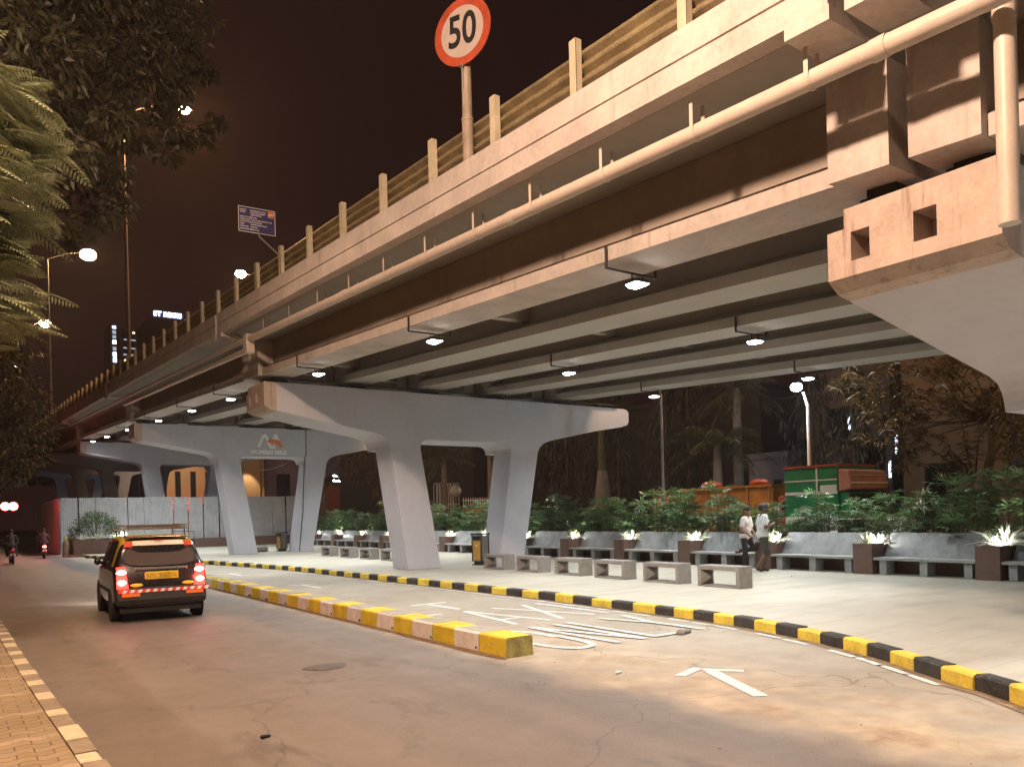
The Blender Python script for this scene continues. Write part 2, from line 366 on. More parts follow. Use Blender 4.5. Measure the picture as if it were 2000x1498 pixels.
def paver_mat():
    m, nt, p = nodes('interlocking_pavers')
    g = N(nt, 'ShaderNodeNewGeometry'); s = N(nt, 'ShaderNodeSeparateXYZ'); nt.links.new(g.outputs['Position'], s.inputs[0])
    # zig-zag rows across the path
    wob = mth(nt, 'MULTIPLY', mth(nt, 'SINE', mth(nt, 'MULTIPLY', s.outputs['X'], 2*math.pi/.23)), .028)
    y2 = mth(nt, 'ADD', s.outputs['Y'], wob)
    cv = N(nt, 'ShaderNodeCombineXYZ'); nt.links.new(s.outputs['X'], cv.inputs[0]); nt.links.new(y2, cv.inputs[1])
    br = N(nt, 'ShaderNodeTexBrick'); br.inputs['Scale'].default_value = 1; br.inputs['Brick Width'].default_value = .23; br.inputs['Row Height'].default_value = .125; br.inputs['Mortar Size'].default_value = .006
    br.inputs['Color1'].default_value = (.25,.185,.105,1); br.inputs['Color2'].default_value = (.31,.235,.14,1); br.inputs['Mortar'].default_value = (.12,.08,.045,1)
    nt.links.new(cv.outputs[0], br.inputs['Vector'])
    row = mth(nt, 'FRACT', mth(nt, 'MULTIPLY', y2, 1/1.0)); lr = mth(nt, 'LESS_THAN', row, .125)
    col = mix(nt, mth(nt, 'MULTIPLY', lr, .5), br.outputs['Color'], (.50,.38,.26))
    v1 = coords(nt); d = noise(nt, v1, 1.6, 7, .7)
    col = mix(nt, mth(nt, 'MULTIPLY', ramp(nt, d, [(.42, 0.), (.66, 1.)]), .7), col, (.30,.22,.13))
    col = mix(nt, mth(nt, 'MULTIPLY', ramp(nt, noise(nt, v1, 9, 5), [(.5, 0.), (.75, 1.)]), .4), col, (.14,.095,.055))
    nt.links.new(col, p.inputs['Base Color']); p.inputs['Roughness'].default_value = .85; p.inputs['Specular IOR Level'].default_value = .25
    bump(nt, p, mth(nt, 'MULTIPLY_ADD', noise(nt, v1, 30, 4), .4, br.outputs['Fac']), -.5, .012); return m
M_road = road_mat(); M_plaza = plaza_mat(); M_paver = paver_mat()
M_ground = mat('bare_ground', (.10,.085,.065), .9, .25, .6, .3)
M_asph = mat('far_asphalt', (.085,.075,.068), .7, .2, .8, .2, 60)

# ------------------------------------------------------------------ ground
def cat(pts, step):
    """Catmull-Rom through 2D points, resampled at a step"""
    P = [np.array(p, float) for p in pts]; P = [2*P[0]-P[1]]+P+[2*P[-1]-P[-2]]; out = []
    for k in range(1, len(P)-2):
        for t in np.linspace(0, 1, 40, endpoint=False):
            a, b, c, d = P[k-1:k+3]
            out.append(.5*((2*b)+(-a+c)*t+(2*a-5*b+4*c-d)*t*t+(-a+3*b-3*c+d)*t**3))
    out.append(P[-2]); out = np.array(out); s = np.concatenate([[0], np.cumsum(np.linalg.norm(np.diff(out, axis=0), axis=1))])
    q = np.arange(0, s[-1], step); return np.stack([np.interp(q, s, out[:,0]), np.interp(q, s, out[:,1])], 1)
KERB = [(4.6,.2),(6.3,1.62),(7.38,2.95),(7.95,3.9),(8.7,5.2),(9.25,6.6),(9.6,8.2),(9.80,10.7),(9.90,14),(9.88,21.8),(9.72,28.2),(8.95,35),(7.9,40.5),(6.9,45.5),(6.1,50)]
kp = cat(KERB, .1)
def ground_sheet(name, poly, z, m):
    o = MB().add([(x, y, z) for x, y in poly], [tuple(range(len(poly)))]).build(name, m); o['kind'] = 'structure'; return o
g_ = MB(); S_ = 900
g_.add([(-S_,-S_,ZR-.03),(S_,-S_,ZR-.03),(S_,S_,ZR-.03),(-S_,S_,ZR-.03)], [(0,1,2,3)]); g_.build('ground', M_ground)['kind'] = 'structure'
ground_sheet('road', [(.62,-40),(14,-40),(14,260),(.62,260)], ZR, M_road)
ground_sheet('far_road', [(20.4,-60),(31,-60),(33,260),(21.5,260)], ZR, M_asph)
# plaza follows the kerb
inner = [(x+.14, y) for x, y in kp[::4]]
pz = [(5.6,-30)]+[(6.0,-1.)]+inner+[(6.2,57.6),(24,57.6),(20.35,40),(18.7,10),(18.3,-30)]
mb = MB(); n = len(pz); mb.add([(x,y,0) for x,y in pz]+[(x,y,ZR-.02) for x,y in pz], [tuple(range(n))]+[(k,(k+1)%n,n+(k+1)%n,n+k) for k in range(n)])
mb.build('plaza', M_plaza)['kind'] = 'structure'
# left footpath and its kerb
LK = [(1.02,-6),(1.0,1),(.90,4.2),(.84,5.83),(.74,10.75),(.69,16.84),(.66,30),(.66,120)]
lk = cat(LK, .5)
fp = [(x-.155, y) for x, y in lk]
mb = MB(); pl = fp+[(-9,120),(-9,-6)]; n = len(pl)
mb.add([(x,y,-.004) for x,y in pl]+[(x,y,ZR-.02) for x,y in pl], [tuple(range(n))]+[(k,(k+1)%n,n+(k+1)%n,n+k) for k in range(n)])
mb.build('footpath', M_paver)['kind'] = 'structure'
def kerb_run(name, pts, blocks, w, h0, mats, jit=.006, ch=.02):
    """painted kerb: blocks = list of lengths, colours alternate; top edge rounded"""
    s = np.concatenate([[0], np.cumsum(np.linalg.norm(np.diff(pts, axis=0), axis=1))]); mb = MB(); a = 0; k = 0
    for L in blocks:
        if a+L > s[-1]: break
        b = a+L; q = np.linspace(a+.003, b-.003, 4); X = np.interp(q, s, pts[:,0]); Y = np.interp(q, s, pts[:,1])
        dx, dy = np.gradient(X), np.gradient(Y); l = np.hypot(dx, dy); nx, ny = dy/l, -dx/l; dz = rng.uniform(-jit, jit); dn = rng.uniform(-jit, jit)
        prof = [(dn, ZR-.02), (dn, h0-ch+dz), (dn+ch, h0+dz), (w, h0+dz), (w, ZR-.02)]
        vs = [(X[i]+nx[i]*p, Y[i]+ny[i]*p, z) for i in range(4) for p, z in prof]; c = 5
        fs = [(i*c+j, i*c+(j+1) % c, (i+1)*c+(j+1) % c, (i+1)*c+j) for i in range(3) for j in range(c)]+[(4,3,2,1,0),(15,16,17,18,19)]
        mb.add(vs, fs, k % len(mats)); a = b; k += 1
    return mb.build(name, mats)
kk = kerb_run('kerb', kp, [.46]*24+[.58]*110, .16, .012, [M_yel, M_blk], .011); tag(kk, 'black and yellow striped kerb curving round the pale plaza', 'kerb')
lkr = np.array(lk)[::-1]; lkr[:,0] -= 0
kl = kerb_run('kerb', lkr, [random.choice([.28,.34,.42,.5]) for _ in range(420)], .15, .006, [M_kerb, M_kerbl], .008, .012); tag(kl, 'worn stone kerb with limewashed blocks edging the left footpath', 'kerb')
# painted concrete barrier between road and taxi lane
mb = MB(); y = 7.93; k = 0
while y < 26:
    L = .62; x0 = 5.50+.016*(y-7.9); j = [random.uniform(-.008,.008) for _ in range(4)]
    p = [(x0+j[0], ZR-.02), (x0+.012+j[1], .085), (x0+.035, .108+j[2]*.5), (x0+.39, .108+j[2]*.5), (x0+.415, .085), (x0+.425+j[3], ZR-.02)]
    a, b = y+.002, y+L-.002; n = 6; vs = [(px, a, pz_) for px, pz_ in p]+[(px+.01, b, pz_) for px, pz_ in p]; yel = k % 2 == 0
    mb.add(vs, [(0,1,7,6),(1,2,8,7)], 0 if yel else 1); mb.add(vs, [(2,3,9,8)], 0 if yel else 3); mb.add(vs, [(3,4,10,9),(4,5,11,10)], 0 if yel else 3)
    mb.add(vs, [(0,5,4,3,2,1)], 2); mb.add(vs, [(6,7,8,9,10,11)], 2); y += L; k += 1
o = mb.build('traffic_barrier', [M_myel, M_mwht, M_mend, M_mgrey]); tag(o, 'low yellow and white painted concrete barrier beside the taxi lane', 'barrier')
mb = MB()
for q in range(9): yy = 8.6+q*1.24+random.uniform(-.03,.03); mb.tube([(5.495+.016*(yy-7.9)-.004, yy, -.09),(5.6, yy, -.09)], .018, 8)
mb.build('weep_hole', M_black, o)
# road paint
def strokes(mb, segs, w, z):
    for pts in segs:
        for (x0,y0),(x1,y1) in zip(pts[:-1], pts[1:]):
            d = Vector((x1-x0, y1-y0)); d.normalize(); nx, ny = -d.y*w/2, d.x*w/2; e = d*w*.3
            mb.add([(x0+nx-e.x,y0+ny-e.y,z),(x0-nx-e.x,y0-ny-e.y,z),(x1-nx+e.x,y1-ny+e.y,z),(x1+nx+e.x,y1+ny+e.y,z)], [(0,1,2,3)]); z += .0004
def oval(cx, cy, rx, ry, n=24): return [(cx+rx*math.copysign(abs(math.cos(t))**.7, math.cos(t)), cy+ry*math.copysign(abs(math.sin(t))**.7, math.sin(t))) for t in np.linspace(0, 2*math.pi, n+1)]
zp = ZR+.006
tx = MB(); t0, t1, b0, b1 = 10.35, 12.42, 7.85, 9.8
strokes(tx, [[(6.45,t1),(7.2,t1)],[(6.83,t1-.04),(6.83,t0)], [(7.39,t0),(7.72,t1)],[(7.73,t1),(8.06,t0)],[(7.5,t0+.62),(7.95,t0+.62)], [(8.35,t0),(9.05,t1)],[(8.35,t1),(9.05,t0)], [(9.38,t0),(9.38,t1)]], .092, zp)
tag(tx.build('lettering', M_white), 'white word TAXI painted across the taxi lane', 'road marking', kind='structure'); tx = MB()
strokes(tx, [oval(6.72,(b0+b1)/2,.32,(b1-b0)/2), [(7.28,b0),(7.28,b1)],[(7.30,b1),(7.74,b0)],[(7.76,b0),(7.76,b1)], [(8.03,b1),(8.0,b0),(8.42,b0)], [(8.72,b1),(8.98,b0+1.0)],[(9.24,b1),(8.98,b0+1.0)],[(8.98,b0+1.0),(8.97,b0)]], .092, zp)

tag(tx.build('lettering', M_white), 'white word ONLY painted across the taxi lane, nearer the camera', 'road marking', kind='structure')
ar = MB(); strokes(ar, [[(6.16,4.72),(6.68,5.72)]], .15, zp); strokes(ar, [[(6.30,5.82),(6.70,5.96)],[(6.72,5.84),(6.95,5.56)]], .11, zp+.001)
tag(ar.build('arrow_marking', M_white), 'white arrow painted at the mouth of the taxi lane', 'road marking', kind='structure')
for k, (y0, L) in enumerate(((12.84,1.22),(19.8,1.3),(26.6,1.4))):
    q = MB(); strokes(q, [[(7.5,y0+L),(8.25,y0+L)],[(7.84,y0),(7.84,y0+L)]], .1, zp)
    tag(q.build('bay_marking', M_white), ['white T shaped bay mark nearest the TAXI lettering','white T shaped bay mark midway along the taxi lane','white T shaped bay mark farthest down the taxi lane'][k], 'road marking', kind='structure')
el = MB(); ke = cat(KERB, .5); 
for k in range(len(ke)-1):
    (xa,ya),(xb,yb) = ke[k], ke[k+1]
    if ya > 9.3 or (random.random() < .45 and ya > 3.5): strokes(el, [[(xa-.17,ya),(xb-.17,yb)]], .085, zp+.002)
tag(el.build('edge_line', M_white), 'thin worn white line following the striped kerb', 'road marking', kind='structure')
gd = MB(); M_dirt = mat('gutter_dirt', (.21,.145,.085), .95, .4, 7, .6, 40)
for k in range(len(ke)-1):
    (xa,ya),(xb,yb) = ke[k], ke[k+1]; w1_, w2_ = (.05+.14*abs(math.sin(k*1.7))*max(.2,1-ya/16)), (.05+.14*abs(math.sin((k+1)*1.7))*max(.2,1-yb/16)); gd.add([(xa+.01,ya,ZR+.014),(xb+.01,yb,ZR+.014),(xb-w2_,yb,ZR+.0075),(xa-w1_,ya,ZR+.0075)], [(0,1,2,3)])
for k in range(36):
    ya, yb = 7.9+k*.5, 8.4+k*.5; w1_, w2_ = .03+.10*abs(math.sin(k*2.1)), .03+.10*abs(math.sin((k+1)*2.1)); gd.add([(5.51+.016*(ya-7.9),ya,ZR+.02),(5.51+.016*(yb-7.9),yb,ZR+.02),(5.50+.016*(yb-7.9)-w2_,yb,ZR+.004),(5.50+.016*(ya-7.9)-w1_,ya,ZR+.004)], [(0,1,2,3)])
tag(gd.build('gutter_dirt', M_dirt), 'sandy dirt gathered along the foot of the kerb and barrier', 'dirt', kind='stuff')
M_manhole = mat('tar_patch', (.075,.062,.052), .6, .3, 9, .3)
tag(MB().prism([(3.62+.26*math.cos(t)*(1+.12*math.sin(3*t)), 9.0+.20*math.sin(t)) for t in np.linspace(0,6.2,18)], ZR+.001, ZR+.006, ax='z').build('tar_patch', M_manhole), 'small dark tar patch on the road left of the barrier', 'road patch', kind='structure')
# bits on the ground
def rubble(name, label, cat_, loc, caps, m, vx=.01): o = blob(name, caps, m, None, vx, 2); o.location = loc; return tag(o, label, cat_)
rubble('stone', 'dark broken stone lying beside the last letter of the taxi lettering', 'stone', (8.5,7.75,ZR), [((-.12,0,.03),(.1,.02,.03),.05,.035),((.02,.03,.05),(.12,.05,.03),.04,.03),((-.1,-.04,.02),(-.02,.05,.03),.03,.03)], M_bench)
rubble('stone_block', 'rough grey stone block lying between the legs of the logo pier', 'stone', (13.6,42.6,0), [((-.35,0,.14),(.3,.05,.16),.15,.15),((-.2,.1,.12),(.35,.1,.12),.14,.12)], M_bench, .03)
mb = MB()
for _ in range(60):
    u = random.random(); x, yy = (random.uniform(4.3,6.4), random.uniform(2.5,7.9)) if u < .6 else (random.uniform(5.0,9.0), random.uniform(3.2,9.5))
    if yy < 3.0+(x-7)*1.4: continue
    s = random.choice([.004,.005,.006,.009]); mb.sphere((x,yy,ZR+s*.5), s, 0, 6, (1,random.uniform(.6,1),.6))
tag(mb.build('grit', M_kerb), kind='stuff', label='scattered grit on the dusty lane mouth', cat='grit')
for k,(x,yy,lb) in enumerate(((2.05,6.4,'dark pebble on the road near the footpath kerb'),(5.9,6.35,'pale paper scrap on the dusty lane mouth'),(16.1,11.3,'crumpled white wrapper on the plaza by the nearest block bench'))):
    o = blob('litter' if k else 'pebble', [((-.03,0,.015),(.03,.01,.012),.02,.014)], M_wh if k else M_black, None, .008, 1); o.location = (x,yy,ZR if k<2 else 0); tag(o, lb, 'litter' if k else 'pebble')
mb = MB().box(.05,.33,9.75,10.1,-.003,.004); tag(mb.build('drain_cover', M_dark), 'small dark drain cover set in the footpath by the kerb', 'drain cover')
# ------------------------------------------------------------------ flyover
PY = [3.75+18.93*k for k in range(-1, 12)]          # pier lines; PY[1] is the one at the right of the picture
fly = thing('flyover', 'long flyover deck on grey girders with cream parapet climbing to the left', 'flyover', (0,0,0))
GX = [(7.2,8.07),(9.62,10.5),(12.15,13.03),(14.75,15.65),(17.7,18.62)]
for k in range(len(PY)-1):
    a, b = PY[k]+.09, PY[k+1]-.09; ys = list(np.linspace(a, b, 9)); fine_ = k < 4
    MB().sweep([(6.17,6.045),(6.17,6.300),(6.20,6.312),(6.17,6.325),(6.17,6.62),(6.47,6.62),(6.47,6.31),(6.40,6.05)], ys).build('parapet', M_conc, fly)
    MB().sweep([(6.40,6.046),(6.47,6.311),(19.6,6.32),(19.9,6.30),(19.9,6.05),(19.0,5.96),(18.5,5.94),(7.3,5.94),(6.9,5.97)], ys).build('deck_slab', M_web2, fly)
    MB().sweep([(19.6,6.30),(19.9,6.28),(19.9,6.7),(19.65,6.7)], ys).build('parapet', M_conc, fly)
    for j, (x0, x1) in enumerate(GX):
        c = (x0+x1)/2; w = .12; zb = 4.93; g = MB()
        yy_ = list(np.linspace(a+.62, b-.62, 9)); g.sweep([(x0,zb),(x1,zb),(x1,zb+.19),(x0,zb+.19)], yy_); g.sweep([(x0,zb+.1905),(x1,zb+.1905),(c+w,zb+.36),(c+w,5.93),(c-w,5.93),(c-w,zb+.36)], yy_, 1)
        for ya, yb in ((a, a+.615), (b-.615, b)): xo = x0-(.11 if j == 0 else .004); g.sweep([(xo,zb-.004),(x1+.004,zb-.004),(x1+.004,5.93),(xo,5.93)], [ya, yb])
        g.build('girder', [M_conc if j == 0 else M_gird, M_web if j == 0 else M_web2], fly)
    for yd in (a+1.0, b-1.0, (a+b)/2):
        d = MB()
        for j in range(4):
            x0, x1 = (GX[j][0]+GX[j][1])/2+.125, (GX[j+1][0]+GX[j+1][1])/2-.125
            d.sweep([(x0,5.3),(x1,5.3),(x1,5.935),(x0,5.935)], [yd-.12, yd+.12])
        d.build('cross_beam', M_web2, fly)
    e = MB()
    for ya, yb in ((a-.02, a+.42), (b-.42, b+.02)):
        e = MB(); e.sweep([(6.155,5.93),(6.155,6.06),(6.42,6.06),(6.62,5.98),(6.72,5.93)], [ya, yb]); e.build('joint_nib', M_conc, fly)
# piers: wide cap on two leaning legs
def pier(k, label):
    y0 = PY[k]; T = 4.93+hh(y0)-.22; yf = y0-.8
    root = thing('pier', label, 'pier', (13.9, y0, 0))
    X = 13.9; H_ = T-1.75
    prof = [(7.56,-.0),(7.56,-.805),(9.2,-1.085),(10.62,-1.325),(10.85,-1.40),(10.97,-1.51),(11.03,-1.63),(11.06,-1.75),(12.12,-1.75),(12.13,-1.62),(12.2,-1.52),(12.32,-1.47),(12.5,-1.46),
            (15.28,-1.46),(15.45,-1.48),(15.56,-1.54),(15.62,-1.64),(15.62,-1.75),(16.77,-1.75),(16.84,-1.6),(17.0,-1.45),(17.25,-1.35),(17.6,-1.27),(19.68,-.86),(20.75,-.70),(21.08,-.60),(21.17,-.48),(21.17,-.13),(21.06,-.02),(20.9,0)]
    c = MB(); c.prism([(x-X, z+T) for x, z in prof], -.8, .8)
    # the end slab with its two square pockets
    e = MB(); zt, zb = T, T-.665; p1, p2 = (.36,.55), (-.27,-.06); q0, q1 = T-.52, T-.24; x0, x1 = 7.2-X, 7.56-X
    for a, b in ((-.8,p2[0]),(p2[1],p1[0]),(p1[1],.62)): e.box(x0, x1, a, b, zb, zt)
    e.box(x0, x1, .62, .8, zb, T-.19); e.prism([(7.2-X,zb-.001),(7.56-X,zb-.001),(7.56-X,T-.805),(7.36-X,T-.77)], -.8, .8)
    for a, b in (p2, p1): e.box(x0, x1, a, b, zb, q0); e.box(x0, x1, a, b, q1, zt)
    cap_ = c.build('pier_cap', M_pier, root); e.build('cap_end', M_pierend, cap_)
    for sgn, tx0, tx1 in ((1,11.06,12.12),(-1,15.62,16.77)):
        d0 = .139*H_*sgn; L = MB(); wb = .11
        vt = [(tx0-X,-.8,H_),(tx1-X,-.8,H_),(tx1-X,.25,H_),(tx0-X,.25,H_)]
        vb = [(tx0-X+d0*(1. if sgn>0 else 1.12), -.8, 0), (tx1-X+d0*(1.19 if sgn>0 else 1.4), -.8, 0), (tx1-X+d0*(1.19 if sgn>0 else 1.4), .25, 0), (tx0-X+d0*(1. if sgn>0 else 1.12), .25, 0)]
        L.add(vb+vt, [(0,1,2,3),(4,5,6,7),(0,1,5,4),(1,2,6,5),(2,3,7,6),(3,0,4,7)]); L.build('leg', M_pier, root, bevel=.012)
    b = MB()
    for gx0, gx1 in GX:
        for s in (-1, 1):
            b = MB(); b.box(gx0+.3-X, gx1-.12-X, s*.42-.2, s*.42+.2, T+.003, T+.15); b.box(gx0+.34-X, gx1-.2-X, s*.42-.15, s*.42+.15, T+.15, T+.3); b.build('bearing', M_dark, root)
    return root, T
labels = {1:'near pier with stained end and two square pockets overhead at right', 2:'grey pier in the middle whose left end catches orange light',
 3:'grey pier bearing the white and orange MUMBAI MILE logo', 4:'grey pier just behind the corrugated sheet fence', 5:'far pier with pink lit leg edge, second behind the sheet fence', 6:'far pier with red lit leg, third behind the sheet fence', 7:'farthest pier with small red lit leg near the traffic signal'}
PT = {}
for k, lb in labels.items(): PT[k] = pier(k, lb)
# logo on the third pier
rt3, T3 = PT[3]; lx = at_y(524, 861, PY[3]-.8); M = Matrix.Translation((lx.x-13.9, -.806, lx.z)) @ Matrix.Rotation(R(90), 4, 'X') @ Matrix.Diagonal((.86,.86,1,1))
M_logo = mat('logo_white', (.88,.87,.86), .5, .05, 5, .02)
def band(pts, w, z0, z1, T):
    mb = MB(); pts = [Vector((a,b)) for a,b in pts]; n = len(pts); L = []; Rr = []
    for i in range(n):
        d = (pts[min(i+1,n-1)]-pts[max(i-1,0)]).normalized(); nn = Vector((-d.y,d.x)); L.append(pts[i]+nn*w/2); Rr.append(pts[i]-nn*w/2)
    vs = [(p.x,p.y,z) for z in (z0,z1) for p in L+Rr]; m_ = 2*n
    fs = [(i,i+1,n+i+1,n+i) for i in range(n-1)]+[(m_+i,m_+n+i,m_+n+i+1,m_+i+1) for i in range(n-1)]+[(i,m_+i,m_+i+1,i+1) for i in range(n-1)]+[(n+i,n+i+1,m_+n+i+1,m_+n+i) for i in range(n-1)]
    return mb.add(vs, fs, 0, T)
lw = band([(-.62,-.42),(-.30,.28),(-.22,.34),(-.14,.28),(.10,-.33),(.2,-.42),(.32,-.38),(.38,-.28)], .16, 0, .008, M)
lw.add([(.20,.10,0),(.40,.42,0),(.52,.42,0),(.70,.06,0),(.60,.02,0),(.52,.12,0),(.44,.03,0),(.34,.12,0)], [tuple(range(8))], 0, M @ Matrix.Translation((0,0,.012)))
lo = MB().add([(-.12,-.02,0),(.12,.10,0),(.34,.12,0),(.44,.03,0),(.52,.12,0),(.60,.02,0),(.70,.06,0),(.88,-.36,0),(.70,-.36,0),(.45,-.12,0),(.2,-.16,0),(.04,-.12,0)], [tuple(range(12))], 0, M @ Matrix.Translation((0,0,.016)))
lg = lw.build('emblem', M_logo, rt3); lo.build('orange_stroke', M_orange, lg)
text('lettering', 'MUMBAI MILE', .36, M_logo, rt3, M @ Matrix.Translation((.02,-.70,0)), .003, .014)
# cable down the face of the logo pier
t = MB().tube([(15.62-13.9,-.83,T3+.1),(15.62-13.9,-.83,T3-1.3),(15.5-13.9,-.83,T3-1.6),(15.2-13.9+.16,-.83,2.2),(15.0-13.9+.1,-.83,0)], .02, 6).build('cable', M_black); t.location = (13.9,PY[3],0); tag(t, 'black cable running down the right leg of the logo pier', 'cable')
rt2, T2 = PT[2]
c = MB(); 
for zz in (.10,): c.tube([(7.6,PY[2]-.86,T2+zz),(14,PY[2]-.87,T2+zz-.02),(20.6,PY[2]-.86,T2+zz)], .028, 6)
for x in (8.9,13.2,15.4,19.8): c.tube([(x,PY[2]-.86,T2-.02),(x,PY[2]-.86,T2+.2)], .012, 5)
tag(c.build('conduit', M_dark), 'dark conduit running along the top of the middle pier', 'conduit')
c = MB().tube([(7.3,PY[3]-.86,T3+.08),(14,PY[3]-.87,T3+.07),(20,PY[3]-.86,T3+.08)], .03, 6); tag(c.build('conduit', M_dark), 'dark conduit running along the top of the logo pier', 'conduit')
# crash barrier
cb = thing('crash_barrier', 'corrugated steel crash barrier on channel posts along the flyover edge', 'crash barrier')
pm = MB(); d = .05
pm.box(-.005,.005,-.06,.06,.0,.70); pm.box(-.005,.09,-.06,-.052,0,.70); pm.box(-.005,.09,.052,.06,0,.70); pm.box(.0,.1,-.05,.05,.50,.56, 0); pm.box(0,.1,-.05,.05,.18,.24); pm.box(-.02,.10,-.09,.09,-.0,.012)
pme = pm.mesh('post', M_post); y = 2.05; c_ = 0
while c_ < 98:
    o = bpy.data.objects.new('post', pme); COL.objects.link(o); o.parent = cb; o.location = (6.235,y,6.62+hh(y)); y += 1.73; c_ += 1
yend = y
wav = []; n = 24
for i in range(n+1):
    z = 6.75+i/n*.50; wav.append((6.37+.055*math.cos(i/n*2*math.pi*3), z))
prof = wav+[(x+.006, z) for x, z in reversed(wav)]
bm_ = MB(); ys = list(np.arange(-2, yend, 3.46)); bm_.sweep(prof, ys); bm_.build('rail', M_galv, cb)
bl = MB()
MB().sweep([(6.30,6.62),(6.44,6.62),(6.44,6.67),(6.30,6.67)], list(np.arange(-2,yend,6.))).build('ledge', M_conc, cb)
# drain pipe with hangers
dp = thing('drain_pipe', 'pale drain pipe slung on strap hangers below the parapet', 'pipe')
pip = MB(); pip.tube([(6.47,y,5.665+hh(y)) for y in np.arange(1.6,20.75,1.2)]+[(6.47,20.75,5.665+hh(20.75))], .086, 16); pip.build('pipe', M_pipe, dp)
for yc in (3.55, 8.9, 14.6): MB().tube([(6.47,yc-.07,5.665+hh(yc)),(6.47,yc+.07,5.665+hh(yc))], .096, 16).build('coupling', M_pipe, dp)
hm = MB()
for x in (-.092,.092): hm.box(x-.003,x+.003,-.022,.022,.0,.30)
hm.tube([(.092*math.cos(t),0,-.093*abs(math.sin(t))) for t in np.linspace(0,math.pi,9)], .006, 4)
for t0_, t1_ in zip(np.linspace(0,math.pi,9)[:-1], np.linspace(0,math.pi,9)[1:]):
    p = [(.094*math.cos(t),-.094*math.sin(t)) for t in (t0_,t1_)]
    hm.add([(p[0][0],-.022,p[0][1]),(p[1][0],-.022,p[1][1]),(p[1][0],.022,p[1][1]),(p[0][0],.022,p[0][1])], [(0,1,2,3)])
hme = hm.mesh('hanger', M_pipe)
for i, y in enumerate([4.2,5.55,6.95,8.35,9.75,11.2,12.7,14.2,15.8,17.5,19.3]):
    o = bpy.data.objects.new('hanger', hme); COL.objects.link(o); o.parent = dp; o.location = (6.47,y,5.665+hh(y))
o = MB().box(6.36,6.58,20.62,20.92,5.30+hh(20.75),5.80+hh(20.75)).build('junction_box', M_pipe, dp, bevel=.02)
MB().tube([(6.47,y,5.40+hh(y)) for y in np.arange(20.9,40,2)], .075, 12).build('pipe', M_pipe, dp)
MB().tube([(6.47,y,5.70+hh(y)) for y in np.arange(20.9,60,2)], .06, 12).build('pipe', M_pipe, dp)
v = thing('downpipe', 'vertical pale downpipe hanging in front of the near pier at the picture edge', 'pipe', (6.75,2.71,0))
MB().lathe([(.079,3.76),(.079,5.85)], 18).build('pipe', M_pipe, v); MB().lathe([(.088,5.35),(.088,5.5)], 18).build('coupling', M_pipe, v)
mb_ = MB().box(-.05,.45,-.02,.02,4.3,4.34); mb_.build('clamp', M_dark, v)
# ------------------------------------------------------------------ floodlights under the girders
M_lens = emit('led_lens', (.92,.97,1.), 60.); M_off = mat('flood_housing', (.05,.05,.05), .5, .1)
def flood_proto():
    t = thing('floodlight', '', 'floodlight')
    b = MB(); b.box(-.47,-.452,-.02,.02,-.10,.18); b.box(.452,.47,-.02,.02,-.10,.06); b.box(-.47,.47,-.016,.016,-.112,-.088); b.build('bracket', M_dark, t)
    b = MB(); b.box(.0,.012,-.01,.01,-.20,-.1); b.box(.20,.212,-.01,.01,-.20,-.1); b.build('yoke', M_dark, t)
    b = MB(); b.prism([(-.03,-.215),(-.01,-.19),(.21,-.19),(.24,-.215),(.24,-.232),(-.03,-.232)], -.11, .11); b.build('housing', M_off, t)
    b = MB(); b.prism([(-.02,-.233),(.23,-.233),(.17,-.268),(.04,-.268)], -.1, .1); b.build('lens', M_lens, t)
    return t
fp_ = flood_proto(); used_ = False; LEDP = 98.
rows = [(0,'outer'),(2,'middle'),(4,'inner')]
first = True
for gi, nm in rows:
    ys = {0:[-9.5,-4.2,.6,7.76,13.3,19.2,26.9,32.1,38.1,45.5,52.4,58.1], 2:[-9.,-3.,2.5,9.6,15.2,27.5,33.5,46.,53.], 4:[-8.,-2.,3.,12.2,17.7,29.,35.5,47.]}[gi]
    i = 0
    for y in ys:
        x = (GX[gi][0]+GX[gi][1])/2
        if y < 5: lb = f'lit floodlight hidden under the {nm} girder beyond the near pier'
        else:
            lb = f'{ORD[i]} lit floodlight under the {nm} girder from the near pier'; i += 1
        if first: t = fp_; first = False
        else: t = dup(fp_)
        t.location = (x,y,4.93+hh(y)); t['label'] = lb; t['group'] = 'floodlights under the flyover girders'
        P = LEDP if y < 5 else LEDP if y < 25 else LEDP*1.6
        light('flood_lamp', 'AREA', (.1,0,-.29), P, LED, t, .2)
# ------------------------------------------------------------------ signs and lamps on the flyover
s = thing('speed_sign', 'round red and white 50 speed sign on a tall pole above the crash barrier', 'road sign', (6.26,9.64,6.62+hh(9.64)))
zc = 2.05; A = R(-48)           # face turned to the traffic coming up the street
pb = MB(); pb.lathe([(.082,-.01),(.082,.62)], 14); pb.lathe([(.074,.62),(.070,1.72)], 14); pb.lathe([(.089,.60),(.089,.64)], 14); pb.build('pole', mat('sign_pole_paint', (.27,.22,.17), .55, .2, 4, .1, streak=.4), s)
MB().tube([(-.06,0,.75),(-.09,-.03,1.45)], .012, 6).tube([(-.1,-.03,1.35),(-.05,-.02,1.45)], .035, 8).build('conduit', M_pole, s)
Fm = Matrix.Translation((-.09,-.06,zc-.20)) @ Matrix.Rotation(R(-66), 4, 'Z') @ Matrix.Rotation(R(4), 4, 'Y') @ Matrix.Rotation(R(90), 4, 'X')
dk = MB()
def disc(mb, r, z0, z1, T, m=0, seg=40, k=1.):
    vs = [(r*math.cos(2*math.pi*j/seg), k*r*math.sin(2*math.pi*j/seg), z) for z in (z0,z1) for j in range(seg)]
    mb.add(vs, [tuple(range(seg-1,-1,-1)), tuple(range(seg,2*seg))]+[(j,(j+1)%seg,seg+(j+1)%seg,seg+j) for j in range(seg)], m, T)
disc(dk, .485, -.006, .006, Fm); fo = dk.build('sign_face', M_ring, s)
